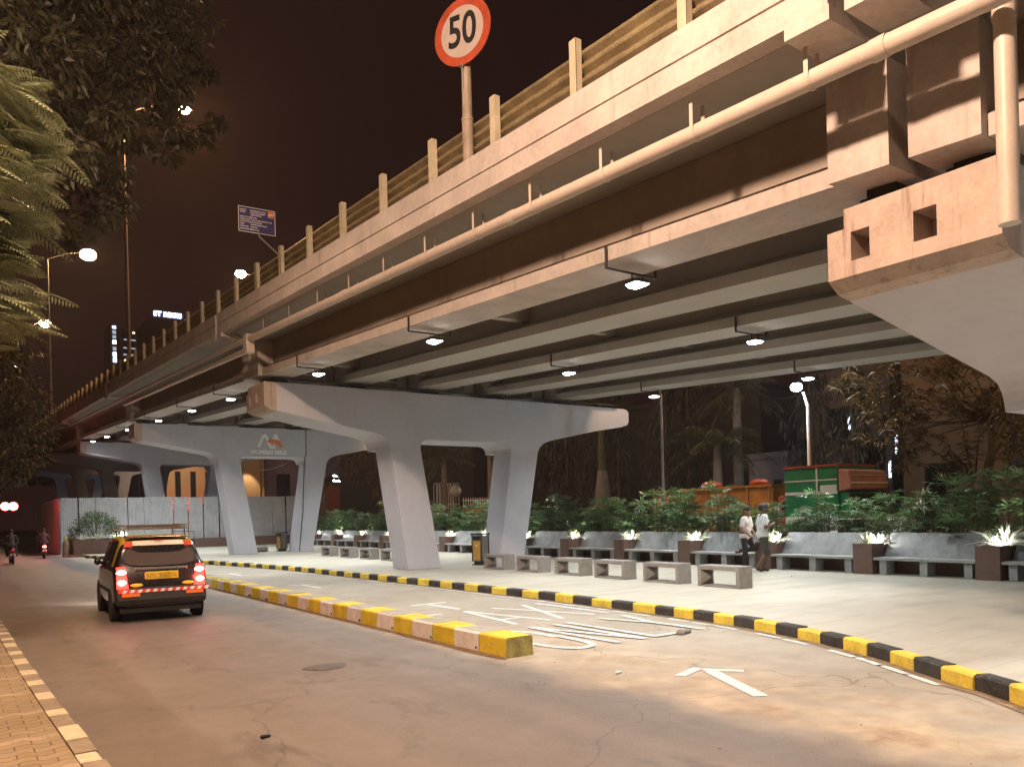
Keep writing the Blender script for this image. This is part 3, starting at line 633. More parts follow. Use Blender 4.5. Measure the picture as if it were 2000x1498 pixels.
w_ = MB(); disc(w_, .365, .0065, .009, Fm); w_.build('white_disc', M_signw, fo)
text('numeral', '50', .64, M_black, fo, Fm @ Matrix.Translation((0,-.0,.012)) @ Matrix.Rotation(R(3),4,'Z'), .0015, .012, .78)
b = thing('information_board', 'dark blue lettered information board with white rim standing above the crash barrier', 'sign', (6.25,17.74,6.62+hh(17.74)))
V0 = b.location.copy()
bp_ = at_y(502,432,18.2)-V0
Bm = Matrix.Translation(bp_) @ Matrix.Diagonal((.41,.41,.41,1)) @ Matrix.Rotation(R(-4),4,'Z') @ Matrix.Rotation(R(90),4,'X')
M_blue = mat('blue_board', (.035,.032,.13), .5, .15, 3); BW, BH = 2.05, 1.42
q = MB(); q.box(-BW/2,BW/2,-BH/2,BH/2,-.02,0,0,Bm); bd = q.build('board', M_blue, b)
q = MB(); e = .03
for x0,x1,y0,y1 in ((-BW/2,BW/2,-BH/2,-BH/2+e),(-BW/2,BW/2,BH/2-e,BH/2),(-BW/2,-BW/2+e,-BH/2+e,BH/2-e),(BW/2-e,BW/2,-BH/2+e,BH/2-e)): q.box(x0,x1,y0,y1,.001,.006,0,Bm)
q.build('rim', M_wh, bd)
lines = [('NAME OF','MAHARASHTRA STATE',.52),('OWNER','ROAD DEVELOPMENT',.40),('','CORPORATION',.28),('NAME OF WORK','FLYOVER',.13),('CONSULTANT','STUP CONSULTANTS PVT. LTD.',.0),('CONTRACTOR','CONTRACTORS',-.13),('NAME','SENAPATI BAPAT MARG',-.26),('COMPLETED','JUNE 2002',-.40),('MAINTAINED BY','MSRDC LTD.',-.54)]
for a_, c_, yy in lines:
    for tx_, xx in ((a_,-.94),(c_,-.36)):
        if tx_: text('lettering', tx_, .105, M_wh, bd, Bm @ Matrix.Translation((xx,yy,.004)), .001, .002, .8, 'LEFT')
q = MB().box(.62,.96,.28,.64,.002,.005,0,Bm); eb = q.build('picture', M_orange, bd); MB().sphere(Bm @ Vector((.80,.40,.006)), .09, 0, 12, (1,1,.3)).build('emblem', M_wh, eb)
MB().tube([(.1,-.02,-.3),(.1,-.02,.45),tuple(bp_+Vector((.05,.0,-.36))),tuple(bp_+Vector((0,.04,0)))], .022, 8).build('pole', M_pole, b)
M_lamp = emit('sodium_lamp', (1.,.72,.38), 260.); M_lampw = emit('white_lamp', (.75,.88,1.), 120.)
def street_lamp(label, x, y, zb, top, arm, dirx, power, color, lens, r=.085, diry=0., tilt=.3, group='street lamps on the flyover', cut=None, size=.16):
    t = thing('street_lamp', label, 'street lamp', (x,y,zb), 0, group)
    MB().tube([(0,0,0),(0,0,top*.55),(0,0,top)], [r,r*.72,r*.5], 10).build('pole', M_pole, t)
    a = MB(); n = 8; pts = [(dirx*arm*k/n, diry*arm*k/n, top-.05+tilt*math.sin(k/n*math.pi/2)) for k in range(n+1)]; a.tube(pts, r*.42, 8).build('arm', M_pole, t)
    ex, ey, ez = pts[-1]
    hd = MB().sphere((ex+dirx*.25,ey+diry*.25,ez+.03), .3, 0, 12, (1.25 if dirx else .5,1.25 if diry else .5,.32)); h_ = hd.build('lamp_head', M_pole, t)
    MB().sphere((ex+dirx*.25,ey+diry*.25,ez-.07), size, 0, 12, (1.1,1.1,.75)).build('bulb', lens, t)
    light('lamp_light', 'SPOT' if cut else 'POINT', (ex+dirx*.25,ey+diry*.25,ez-.32), power, color, t, .26, (0,0,0), cut or 150, .5); return t
zpar = lambda y: 6.3+hh(y)
def flylamp(label, Y, top_uv, bulb_uv, power, color, lens, size):
    x = 6.65; tz = at_x(*top_uv, x).z; q_ = at_y(*bulb_uv, Y); zb = zpar(Y)
    street_lamp(label, x, Y, zb, tz-zb, q_.x-x-.25, 1, power, color, lens, .09, 0, q_.z+.07-tz+.05, size=size)
flylamp('tall sodium street lamp rising behind the crash barrier, nearest of the flyover lamps', 38.4, (240,220), (360,215), 7000, (1.,.47,.20), M_lamp, .22)
flylamp('second flyover street lamp with the largest orange glow', 71.1, (93,505), (172,498), 12000, (1.,.47,.20), M_lamp, .55)
flylamp('third flyover street lamp half hidden by feathery leaves', 105., (42,640), (88,632), 10000, (1.,.47,.20), M_lamp, .55)
flylamp('faint white street lamp low at the left edge behind the leaves', 140., (24,660), (35,715), 500, WHITE, M_lampw, .3)
q_ = at_y(470,533,75); street_lamp('street lamp glowing just behind the crash barrier below the blue board', q_.x+1.4,75,ZR,q_.z-ZR-.1,1.15,-1,2500,(1.,.47,.20),M_lamp, .09, 0, .1, 'street lamps beyond the flyover', None, .45)
# the lamp over the left footpath that lights the street
LY, LX = 3.6, .3
street_lamp('sodium street lamp standing on the left footpath above the camera', -1.0,LY,0,8.9,1.05,1,7000,(1.,.66,.46),M_lamp, group='street lamps along the footpath')
street_lamp('sodium street lamp on the left footpath beside the feathery tree, just out of frame', -1.0,14.6,0,9.7,1.0,1,1300,(1.,.64,.44),M_lamp, group='street lamps along the footpath', cut=158)
# ------------------------------------------------------------------ benches and planters along the plaza
TH = math.atan(.048)
lineX = lambda y: 17.5+.048*(y-8)
Y0 = [4.6,7.36,10.19,13.12,16.05,19.03,22.05,25.15,28.35,31.65,35.1,38.7,42.4,46.2,50.0]
BB = [10.28,11.98,13.78,15.46,17.32,19.15]
def block_bench():
    m = MB(); w, d, h, t = 1.14, .40, .45, .095
    m.box(-d/2,d/2,0,t,.0,h); m.box(-d/2,d/2,w-t,w,0,h); m.box(-d/2+.002,d/2-.002,t,w-t,h-t,h-.001); m.box(-d/2+.002,d/2-.002,t,w-t,.001,.035)
    for yy in (t+.002,):  # pyramid blocks at the inner end walls
        pass
    m.add([(-d/2+.01,w-t-.001,.04),(d/2-.01,w-t-.001,.04),(d/2-.01,w-t-.001,h-t),(-d/2+.01,w-t-.001,h-t),(0,w-t-.11,(h-t)/2)], [(0,1,4),(1,2,4),(2,3,4),(3,0,4)])
    return m
proto = block_bench().build('block_bench', M_bench, bevel=.012); proto['category'] = 'bench'; proto['group'] = 'concrete block benches on the plaza'
lb6 = ['nearest grey concrete block bench, first of the front row','second concrete block bench of the front row from the near end','third concrete block bench of the front row from the near end','fourth concrete block bench of the front row from the near end','fifth concrete block bench of the front row from the near end','concrete block bench of the front row nearest the rubbish bin']
for i, y in enumerate(BB):
    o = proto if i == 0 else dup(proto); o.location = (13.1+.045*(y-10.3), y, 0); o.rotation_euler.z = -TH; o['label'] = lb6[i]
lb5 = ['block bench peeping out right behind the middle pier leg','first block bench visible left of the middle pier leg','second block bench left of the middle pier leg','third block bench left of the middle pier leg','farthest block bench, end of the back row']
for i, y in enumerate([24.6,26.9,28.9,31.0,33.2]):
    o = dup(proto); o.location = (13.72+.02*(y-24.6)+(.25 if i == 0 else 0), y, 0); o.rotation_euler.z = -TH; o['label'] = lb5[i]
def planter_box():
    m = MB(); w, d, h = .5, .85, .72; t = .05
    m.box(0,t,0,w,0,h); m.box(d-t,d,0,w,0,h); m.box(t,d-t,0,t,0,h-.002); m.box(t,d-t,w-t,w,0,h-.002); m.box(t,d-t,t,w-t,0,h-.06,1); return m
pl_p = planter_box().build('planter', [M_brown, M_soil], bevel=.006); pl_p['category'] = 'planter'; pl_p['group'] = 'brown stone planters between the wall benches'
def stone_bench(L):
    t = thing('stone_bench', '', 'bench', group='granite benches along the planter wall')
    m = MB(); m.box(.02,.46,.0,L/2-.004,.335,.40); m.box(.02,.46,L/2+.004,L,.335,.40); m.build('seat', M_seat, t, bevel=.008)
    m = MB(); m.prism([(.44,.40),(.50,.40),(.80,.955),(.74,.955)], .02, L-.02); m.build('backrest', M_granite, t, bevel=.006)
    for y in (.10, L/2-.09, L-.28): MB().box(.10,.44,y,y+.18,0,.333).build('support', M_seat, t, bevel=.006)
    MB().box(.62,.70,.0,L,0,.42).build('riser', M_brown, t); return t
sb_p = stone_bench(2.36)
def fan(P, D, n, L, W, spread=1.9, droop=.25):
    """palmate leaf: n leaflets fanned about D"""
    D = D/np.linalg.norm(D); a = np.array([0,0,1.]) if abs(D[2]) < .9 else np.array([1.,0,0]); S = np.cross(D, a); S /= np.linalg.norm(S); U = np.cross(S, D)
    t = np.linspace(-spread, spread, n)+rng.normal(0,.06,n); d = np.outer(np.cos(t), D)+np.outer(np.sin(t), S)+U*.15+rng.normal(0,.07,(n,3))
    l = L*(1-.25*np.abs(t)/spread)*rng.uniform(.85,1.1,n); return blades(np.repeat(P[None],n,0), d, np.repeat(U[None],n,0)+rng.normal(0,.15,(n,3)), l, np.full(n,W), droop, .5)
def lady_palm(seed, H, n=15, rad=.5):
    global rng; keep = rng; rng = np.random.default_rng(seed); parts = []; st = MB()
    for i in range(n):
        a = rng.uniform(0,2*np.pi); r = rad*math.sqrt(rng.uniform(0,1)); x, y = r*math.cos(a), r*math.sin(a); h = H*rng.uniform(.45,.98); lean = rng.uniform(.0,.22)
        tip = np.array([x*(1+lean), y*(1+lean), h]); st.tube([(x*.8,y*.8,0),(x,y,h*.5),tuple(tip)], [.012,.010,.007], 5)
        for k in range(rng.integers(6,9)):
            b = rng.uniform(0,2*np.pi); zz = h*rng.uniform(.3,1.0) if k else h; base = np.array([x*(.8+.2*zz/h),y*(.8+.2*zz/h),zz]); el = rng.uniform(.1,.95)
            d = np.array([math.cos(b)*math.cos(el), math.sin(b)*math.cos(el), math.sin(el)]); pet = rng.uniform(.16,.34); e = base+d*pet
            parts.append(blades(base[None], d[None], np.array([[0,0,1.]]), [pet*1.05], [.012], 0)); parts.append(fan(e, d+np.array([0,0,-.12]), int(rng.integers(7,10)), rng.uniform(.30,.44), .048, 1.75, .22))
    rng = keep
    return st, parts
palms = []
for q, (H, n) in enumerate(((1.55,14),(1.8,15),(1.4,13),(1.7,13))):
    st, parts = lady_palm(100+q, H, n); t = thing('lady_palm', 'leafy lady palm clump with fan leaves in the bed behind the granite benches', 'plant', group='lady palms behind the bench wall')
    st.build('canes', M_cane, t); cloud('leaves', parts, M_lady, t); palms.append(t)
def spiky(seed, n, L, W, m, up_=.6, droop=.35):
    global rng; keep = rng; rng = np.random.default_rng(seed); D = rdir(n, up_, 1.); D[:,:2] *= 1.25; parts = [blades(rng.normal(0,.03,(n,3))*[1,1,.2], D, rdir(n), rng.uniform(.6,1.,n)*L, np.full(n,W), droop, .5)]
    rng = keep; return parts
M_up = emit('uplight_lens', (1.,.97,.90), 40.)
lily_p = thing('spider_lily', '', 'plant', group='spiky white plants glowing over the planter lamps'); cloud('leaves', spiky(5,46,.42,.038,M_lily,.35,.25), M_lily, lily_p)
ag_p = thing('striped_plant', '', 'plant', group='striped spiky plants in the brown planters'); cloud('leaves', spiky(9,16,.55,.05,M_agave,.72,.1), M_agave, ag_p)
up_p = thing('uplight', '', 'planter lamp', group='small lamps set in the planters'); MB().lathe([(.05,0),(.05,.05),(.055,.06)], 12).build('housing', M_off, up_p); MB().sphere((0,0,.075), .052, 0, 10, (1,1,.8)).build('lens', M_up, up_p)
def place(o, used, x, y, z, rz=0, sc=1., label=None):
    if used: o = dup(o)
    o.location = (x,y,z); o.rotation_euler.z = rz; o.scale = (sc,)*3
    if label: o['label'] = label
    return o
bed = MB()
for i in range(len(Y0)):
    y = Y0[i]; x = lineX(y); o_ = ORD[i-1] if i else 'near hidden'
    nm = 'nearest' if i == 1 else f'{o_}'
    place(pl_p, i > 0, x, y, 0, -TH, 1, f'{nm} brown stone planter from the right end of the bench wall' if i else 'brown stone planter just outside the picture on the right')
    if i+1 < len(Y0):
        L = Y0[i+1]-y-.52
        o = place(sb_p, i > 0, x+.024, y+.51, 0, -TH, 1, f'{ORD[i]} granite wall bench with sloping grey backrest from the right'); o.scale = (1, L/2.36, 1)
    if i == 0: continue
    c, s_ = math.cos(-TH), math.sin(-TH)
    f = lambda a, b_: (x+a*c-b_*s_, y+a*s_+b_*c)
    lx_, ly_ = f(.52,.12); place(lily_p, i > 1, lx_, ly_, .66, i*1.7, 1.25+.45*random.random()+(.4 if i == 1 else 0), f'{ORD[i-1]} glowing white spider lily from the right, over a planter lamp')
    ux, uy = f(.42,.20); u_ = place(up_p, i > 1, ux, uy, .66, 0, 1, f'small bright lamp in the {ORD[i-1]} brown planter from the right'); light('uplight_lamp', 'POINT', (ux,uy,.84), 45., WHITE, None, .05)
    ax_, ay_ = f(.40,.36); place(ag_p, i > 1, ax_, ay_, .66, i*2.3, .75+.4*random.random(), f'striped spiky plant in the {ORD[i-1]} brown planter from the right')
MB().add([(lineX(-4)+.78,-4,0),(lineX(58)+.78,57,0),(lineX(58)+2.3,57,0),(lineX(-4)+2.3,-4,0),(lineX(-4)+.78,-4,.5),(lineX(58)+.78,57,.5),(lineX(58)+2.3,57,.5),(lineX(-4)+2.3,-4,.5)], [(4,5,6,7),(0,1,5,4),(2,3,7,6),(1,2,6,5),(3,0,4,7)]).build('planting_bed', [M_soil])['kind'] = 'structure'
y = 5.2; i = 0; use_p = [False]*4
while y < 55:
    k = i % 4; x = lineX(y)+1.32+random.uniform(-.2,.25)
    place(palms[k], use_p[k], x, y, .48, random.uniform(0,6.28), (.74+.38*random.random())*(1.14 if y < 11.5 else 1)*(.90 if 11.8 < y < 17 else 1)); use_p[k] = True
    y += random.uniform(.68,.95) if y < 24 else random.uniform(1.05,1.4); i += 1
# rubbish bins
def bin_():
    t = thing('rubbish_bin', '', 'bin', group='twin rubbish bins by the pier legs')
    MB().box(-.23,.23,-.2,.2,0,.03).box(-.18,.18,-.14,.14,.03,.12).build('base', M_black, t)
    m = MB(); m.box(-.2,.2,-.185,.19,.12,.98); m.build('body', M_bin, t, bevel=.01)
    m = MB(); m.box(-.225,-.203,-.15,.15,.16,.80); pn = m.build('panel', M_wood, t); MB().box(-.23,-.226,-.025,.025,.62,.68).build('label_plate', M_wh, pn)
    MB().box(-.215,-.201,-.15,.15,.83,.95).build('opening', M_black, t); MB().box(-.25,.25,-.23,.23,1.0,1.05).build('lid', M_dark, t, bevel=.01)
    m = MB()
    for a in (-.2,.2): 
        for b_ in (-.19,.19): m.box(a-.014,a+.014,b_-.014,b_+.014,.12,1.0)
    m.build('corner_post', M_dark, t); return t
bp = bin_(); bp.location = (14.35,22.0,0); bp['label'] = 'grey rubbish bin with ochre panel beside the middle pier leg'; bp.rotation_euler.z = R(20)
b2 = dup(bp); b2.location = (14.65,42.2,0); b2['label'] = 'grey rubbish bin with ochre panel beside the logo pier leg'
# ------------------------------------------------------------------ corrugated sheet fence and the planted island
fn = thing('sheet_fence', 'tall fence of grey corrugated metal sheets closing the plaza', 'fence')
x = 5.75; YF = 58.; k = 0
while x < 22.3:
    w = random.uniform(.90,1.02); m = MB(); n = 36; zt = 3.5+random.uniform(-.03,.03); yy = YF+random.uniform(-.03,.03)
    vs = []; 
    for j in range(n+1): vs += [(x+w*j/n, yy+.016*math.sin(j/n*math.pi*2*9), ZR), (x+w*j/n, yy+.016*math.sin(j/n*math.pi*2*9), zt)]
    m.add(vs, [(2*j,2*j+2,2*j+3,2*j+1) for j in range(n)], 0, None, True); m.build('panel', M_sheet, fn); x += w+random.choice([.02,.05,.09]); k += 1
y = YF
while y < 74:
    w = .95; m = MB(); n = 30; vs = []
    for j in range(n+1): vs += [(5.7+.016*math.sin(j/n*math.pi*2*8), y+w*j/n, ZR), (5.7+.016*math.sin(j/n*math.pi*2*8), y+w*j/n, 3.5)]
    m.add(vs, [(2*j,2*j+2,2*j+3,2*j+1) for j in range(n)], 0, None, True); m.build('panel', M_sheet, fn); y += w+.02
m = MB()
for xx in np.arange(5.8,22.2,2.0): m.box(xx-.03,xx+.03,YF+.06,YF+.12,ZR,3.4)
m.box(5.7,22.3,YF+.05,YF+.06,2.9,2.96); m.box(5.7,22.3,YF+.05,YF+.06,.8,.86); m.build('frame', M_dark, fn)
m = MB().box(13.6,22.4,57.2,57.55,0,.62); tag(m.build('low_wall', M_brown), 'low brown stone wall at the foot of the sheet fence', 'wall')
m = MB(); m.prism([(5.5,52.6),(8.6,50.6),(9.2,51.4),(9.2,56.2),(6.2,56.2)], ZR, 0., ax='z'); tag(m.build('island_kerb', M_kerb), 'kerbed traffic island below the round shrub', 'traffic island')
it = thing('island_planter', 'reddish brown stone planter on the island holding the round shrub', 'planter', (7.2,54,0)); MB().box(-1.35,1.45,-1.5,1.3,.0,.86).build('box', M_brown, it, bevel=.01); MB().box(-1.2,1.3,-1.35,1.15,.862,.89).build('earth', M_soil, it)
sh = thing('shrub', 'round dark green shrub in the reddish island planter', 'shrub', (7.2,53.9,.86)); P = []
n = 2600; d = rdir(n, -.1, 1); rr = rng.uniform(.35,1,n)**.5; P.append(blades(d*[1.45,1.2,1.62]*rr[:,None], d+rdir(n)*.7, rdir(n), rng.uniform(.2,.36,n), np.full(n,.04), .2)); cloud('leaves', P, M_hedge, sh)
MB().tube([(0,0,0),(.05,0,.9)], .05, 6).tube([(0,0,0),(-.4,.1,.9)], .04, 6).build('stems', M_bark, sh)
for k,(x_,y_,s_) in enumerate(((6.3,52.45,1.5),(7.1,52.5,1.7),(7.9,52.45,1.5),(8.5,52.5,1.9))):
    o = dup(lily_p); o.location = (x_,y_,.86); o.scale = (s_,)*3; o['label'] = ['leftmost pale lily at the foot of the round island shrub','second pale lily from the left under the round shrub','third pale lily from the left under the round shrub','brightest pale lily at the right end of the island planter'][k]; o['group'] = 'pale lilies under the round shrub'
o = dup(up_p); o.location = (8.45,52.4,.86); o.scale = (2.2,)*3; o['label'] = 'bright lamp at the right end of the island planter'; light('uplight_lamp', 'POINT', (8.4,52.3,1.15), 40., WHITE, None, .06)
for k,(x_,y_) in enumerate(((5.75,53.4),(5.95,54.0))):
    t = thing('bollard', ['stone bollard at the left tip of the island','second stone bollard behind the left tip of the island'][k], 'bollard', (x_-.2,y_,ZR)); MB().lathe([(.2,0),(.18,.75),(.12,.95)], 10).build('shaft', M_kerb, t); MB().lathe([(.06,.95),(.07,1.12),(.02,1.2)], 10).build('cap', M_yel, t)
mb = thing('metal_bench', 'dark metal frame bench standing before the sheet fence', 'bench', (12.6,55.5,0)); MB().tube([(-.7,0,0),(-.7,0,1.15),(.7,0,1.15),(.7,0,0)], .03, 6).tube([(-.7,0,.6),(.7,0,.6)], .03, 6).build('frame', M_dark, mb); MB().box(-.25,.25,-.05,.05,.62,.9).build('box', M_bin, mb)
# ------------------------------------------------------------------ taxi
M_cblk = mat('black_car_paint', (.012,.011,.011), .25, .2, 3, .0, spec=.6, coat=.8)
M_cyel = mat('yellow_car_paint', (.60,.42,.035), .3, .08, 3, .0, coat=.5)
M_gl = glass('dark_car_glass', (.02,.018,.016)); M_rgl = glass('tinted_rear_glass', (.36,.29,.26), .10); M_rgl.node_tree.nodes['Principled BSDF'].inputs['Metallic'].default_value = .75; M_tyre = mat('tyre_rubber', (.018,.017,.016), .85, .2, 9, .2)
M_tail = emit('tail_lamp_red', (1.,.03,.02), 5.); M_hot = emit('tail_bulb', (1.,.62,.58), 22.); M_tailoff = mat('red_lens', (.45,.01,.008), .2, .1)
M_plate = mat('yellow_plate', (.72,.55,.03), .45, .22, 9, .05); M_bump = mat('grey_bumper', (.035,.033,.032), .6, .2, 6, .1)
M_strip = mat('cream_banner', (.75,.68,.55), .5, .08, 5); M_chrome = mat('chrome', (.7,.68,.65), .2, .05, 4, .02, metal=1.)
def loft(stations, ringf):
    rings = [ringf(*s) for s in stations]; n = len(rings[0]); vs = [p for r in rings for p in r]
    fs = [(k*n+j, k*n+j+1, (k+1)*n+j+1, (k+1)*n+j) for k in range(len(rings)-1) for j in range(n-1)]
    return vs, fs, n
CS = [(-1.78,.34,.50,.58,.68,.64),(-1.755,.27,.66,.80,.735,.70),(-1.70,.24,.90,.985,.755,.70),(-1.58,.23,.94,1.20,.76,.635),(-1.42,.22,.945,1.40,.762,.60),(-1.2,.20,.945,1.465,.765,.585),(-.6,.19,.94,1.50,.768,.585),(.0,.19,.935,1.505,.768,.585),(.42,.19,.93,1.46,.766,.59),(.62,.19,.925,1.34,.765,.61),(.95,.19,.92,.985,.76,.69),(1.3,.2,.83,.90,.75,.68),(1.6,.22,.70,.76,.72,.64),(1.75,.28,.55,.62,.64,.56),(1.79,.36,.46,.52,.58,.5)]
def ring(y, zb, belt, roof, w, wr):
    h = [(.0,zb),(w*.88,zb),(w*.985,zb+.10),(w,zb+(belt-zb)*.5),(w*.985,belt-.03),(w*.955,belt)]
    up_ = [(w*.955+(wr-w*.955)*t, belt+(roof-.05-belt)*t) for t in (.33,.66,1.)]+[(wr*.90,roof-.012),(wr*.55,roof),(0,roof)]
    half = h+up_; return [(-x,y,z) for x,z in half]+[(x,y,z) for x,z in reversed(half[:-1])]
def taxi():
    t = thing('taxi', 'black and yellow taxi hatchback with roof rack and glowing tail lights driving away', 'taxi')
    vs, fs, n = loft(CS, ring); m = MB(); mats = []
    for f in fs:
        k = f[0]//n; j = f[0] % n; jj = min(j, n-2-j); yel = (jj >= 8 and 4 <= k <= 8) or (jj >= 5 and k == 4)
        m.add([vs[i] for i in f], [(0,1,2,3)], 1 if yel else 0, None, True)
    m.add(vs[:n], [tuple(range(n))], 0); m.add(vs[-n:], [tuple(range(n-1,-1,-1))], 0)
    b = m.build('body', [M_cblk, M_cyel], t)
    import bmesh
    q = bmesh.new(); q.from_mesh(b.data); bmesh.ops.remove_doubles(q, verts=q.verts, dist=.0005); bmesh.ops.recalc_face_normals(q, faces=q.faces); q.to_mesh(b.data); q.free()
    for p in b.data.polygons: p.use_smooth = True
    s = b.modifiers.new('smooth', 'SUBSURF'); s.levels = s.render_levels = 1
    # side glass: two panes a side, set just proud of the cabin
    def side(y0, y1, y2, y3, sg, name):
        def px(y, t):
            for k in range(len(CS)-1):
                if CS[k][0] <= y <= CS[k+1][0]:
                    u = (y-CS[k][0])/(CS[k+1][0]-CS[k][0]); c = [CS[k][i]+(CS[k+1][i]-CS[k][i])*u for i in range(6)]
                    w = c[4]*.955; return (sg*(w+(c[5]-w)*t+.008), y, c[2]+(c[3]-.05-c[2])*t)
        g = MB(); a = [px(y0,.06),px(y1,.06),px(y2,.9),px(y3,.9)]; g.add(a, [(0,1,2,3)]); g.build(name, M_gl, t)
    for sg in (-1,1):
        side(-1.12,-.36,-.36,-1.10,sg,'side_window'); side(-.28,.62,.36,-.28,sg,'side_window')
        m = MB(); m.sphere((sg*.81,.52,1.0), .085, 0, 10, (.7,.5,.8)); m.tube([(sg*.70,.54,.97),(sg*.80,.52,.99)], .03, 6); m.build('wing_mirror', M_cblk, t)
        m = MB(); m.box(sg*.768-.004,sg*.768+.004,-1.1,1.1,.50,.56); m.build('side_moulding', M_bump, t)
        for y in (-1.13,1.12):
            w = thing('wheel', None, None); w.parent = t; w.location = (sg*.665,y,.28); del_ = [w.pop(k_) for k_ in ('label','category') if k_ in w.keys()]
            Rm = Matrix.Rotation(R(90),4,'Y'); MB().lathe([(.19,-.085),(.265,-.085),(.285,-.05),(.285,.05),(.265,.085),(.19,.085)], 22, 0, Rm).build('tyre', M_tyre, w)
            MB().lathe([(.03,.06),(.18,.065),(.19,.09)], 16, 0, Rm if sg > 0 else Rm @ Matrix.Rotation(R(180),4,'X')).build('rim', M_chrome, w)
            MB().lathe([(.33,-.02),(.33,.0)], 20, 0, Matrix.Translation((sg*.74,y,.29)) @ Rm).build('wheel_arch', M_black, t)
        # tail lamps
        m = MB(); L = [(-.10,0),(.085,0),(.075,.36),(-.05,.36)]
        m.add([(sg*(.625+a_),-1.79+.16*b_+.05*abs(a_),.60+b_) for a_,b_ in L]+[(sg*(.625+a_),-1.70+.16*b_,.60+b_) for a_,b_ in L], [(0,1,2,3),(4,5,6,7),(0,1,5,4),(1,2,6,5),(2,3,7,6),(3,0,4,7)])
        tl = m.build('tail_lamp', M_tail, t)
        hb = MB(); 
        for z in (.69,.865): hb.sphere((sg*.63,-1.775+.16*(z-.6),z), .062, 0, 12, (1.25,.35,.85))
        hb.build('bulb', M_hot, tl)
        light('tail_light', 'POINT', (sg*.63,-1.95,.78), 9., (1,.10,.06), t, .08)
        light('head_light', 'SPOT', (sg*.55,1.86,.62), 260., (.95,.97,1.), t, .06, (R(82),0,R(8 if sg < 0 else 0)), 75, .7)
        m = MB(); m.sphere((sg*.53,1.74,.60), .1, 0, 12, (1.3,.4,.8)); m.build('head_lamp', emit('head_lamp', (.95,.97,1), 20) if sg < 0 else MATS['head_lamp'], t)
    # rear screen: rounded oval, its rubber rim, and what hangs in it
    def rear(a, b_, off): # a across, b_ 0..1 up the slope
        y = -1.715+math.copysign(abs(b_)**1.15, b_)*.315-off; z = .975+b_*.40; return (a, y, z)
    def oval_(rx, z0, z1, n=32, e=.55): return [(rx*math.copysign(abs(math.cos(q_))**e, math.cos(q_)), .5*(z0+z1)+.5*(z1-z0)*math.copysign(abs(math.sin(q_))**e, math.sin(q_))) for q_ in np.linspace(0,2*math.pi,n,endpoint=False)]
    g = MB(); o_ = oval_(.56,.03,.80); c0 = (0,.42); g.add([rear(*c0,.018)]+[rear(a*(1-.10*max(0,b_-.3)),b_,.018) for a,b_ in o_], [(0,1+i,1+(i+1)%32) for i in range(32)]); rw = g.build('rear_window', M_rgl, t)
    g = MB(); o2 = oval_(.60,-.02,.85); vs = [rear(a*(1-.10*max(0,b_-.3)),b_,.022) for a,b_ in o_]+[rear(a*(1-.10*max(0,b_-.3)),b_,.020) for a,b_ in o2]; g.add(vs, [(i,(i+1)%32,32+(i+1)%32,32+i) for i in range(32)]); g.build('rim', M_bump, rw)
    # banner over the screen, spoiler
    def strip(x0,x1,b0,b1,m,name,par,off=.03): MB().add([rear(x0,b0,off),rear(x1,b0,off),rear(x1*.97,b1,off),rear(x0*.97,b1,off)], [(0,1,2,3)]).build(name, m, par)
    strip(-.42,.42,.86,1.06,M_strip,'banner',t,.045); strip(-.56,-.422,.80,1.03,M_red,'banner_end',t,.04); strip(.422,.56,.80,1.03,M_red,'banner_end',t,.04)
    MB().prism([(-1.44,1.452),(-1.36,1.478),(-1.2,1.488),(-1.2,1.455),(-1.36,1.445)], -.52, .52, ax='x').build('spoiler', M_cblk, t, bevel=.008)
    MB().box(-.07,.07,-1.475,-1.46,1.398,1.415).build('brake_lamp', M_tailoff, t)
    # plate, handle strip, ovals, bumper
    pl = MB().box(-.27,.27,-1.79,-1.775,.735,.865).build('number_plate', M_plate, t, bevel=.006); MB().box(-.25,.25,-1.795,-1.79,.755,.845).build('plate_face', mat('worn_plate_print', (.50,.36,.03), .5, .5, 16, 0, world=False), pl)
    MB().box(-.42,.42,-1.765,-1.745,.90,.945).build('handle_strip', M_chrome, t, bevel=.008)
    for x in (-.40,.42): MB().sphere((x,-1.80,.645), .1, 0, 14, (1,.12,.32)).build('sticker', M_plate, t)
    bu = MB().prism([(-1.86,.40),(-1.855,.56),(-1.80,.60),(-1.6,.60),(-1.6,.30),(-1.8,.30)], -.72, .72, ax='x').build('bumper', M_bump, t, bevel=.03)
    mm = MB(); k = 0; x = -.70
    while x < .69:
        mm.add([(x,-1.864,.525),(x+.06,-1.864,.525),(x+.085,-1.862,.575),(x+.025,-1.862,.575)], [(0,1,2,3)], k % 2); x += .06; k += 1
    mm.build('reflective_tape', [M_red, M_wh], bu)
    for x in (-.50,.52): MB().box(x-.14,x+.14,-1.872,-1.86,.46,.515).build('reflector', M_orange, bu)
    MB().box(-.66,.66,-1.7,1.6,.17,.26).build('underbody', M_black, t)
    ws = MB(); ws.add([(-.62,.90,1.0),(.62,.90,1.0),(.52,.47,1.44),(-.52,.47,1.44)], [(0,1,2,3)]); ws.build('windscreen', M_gl, t)
    rk = MB()
    for x in (-.52,.52): rk.tube([(x,-1.15,1.60),(x,.25,1.62)], .014, 6).tube([(x,-1.15,1.66),(x,.25,1.68)], .014, 6)
    for y in (-1.15,-.8,-.45,-.1,.25): rk.tube([(-.56,y,1.60),(.56,y,1.60)], .012, 6)
    for z in (1.60,1.635,1.67): rk.tube([(-.54,-1.16,z),(.54,-1.16,z)], .011, 6)
    for x in (-.5,.5):
        for y in (-1.1,.2): rk.tube([(x,y,1.44),(x,y,1.62)], .014, 6)
    r_ = rk.build('roof_rack', M_chrome, t); MB().box(-.47,.43,-1.13,-1.08,1.62,1.665).build('rack_board', M_wood, r_)
    return t
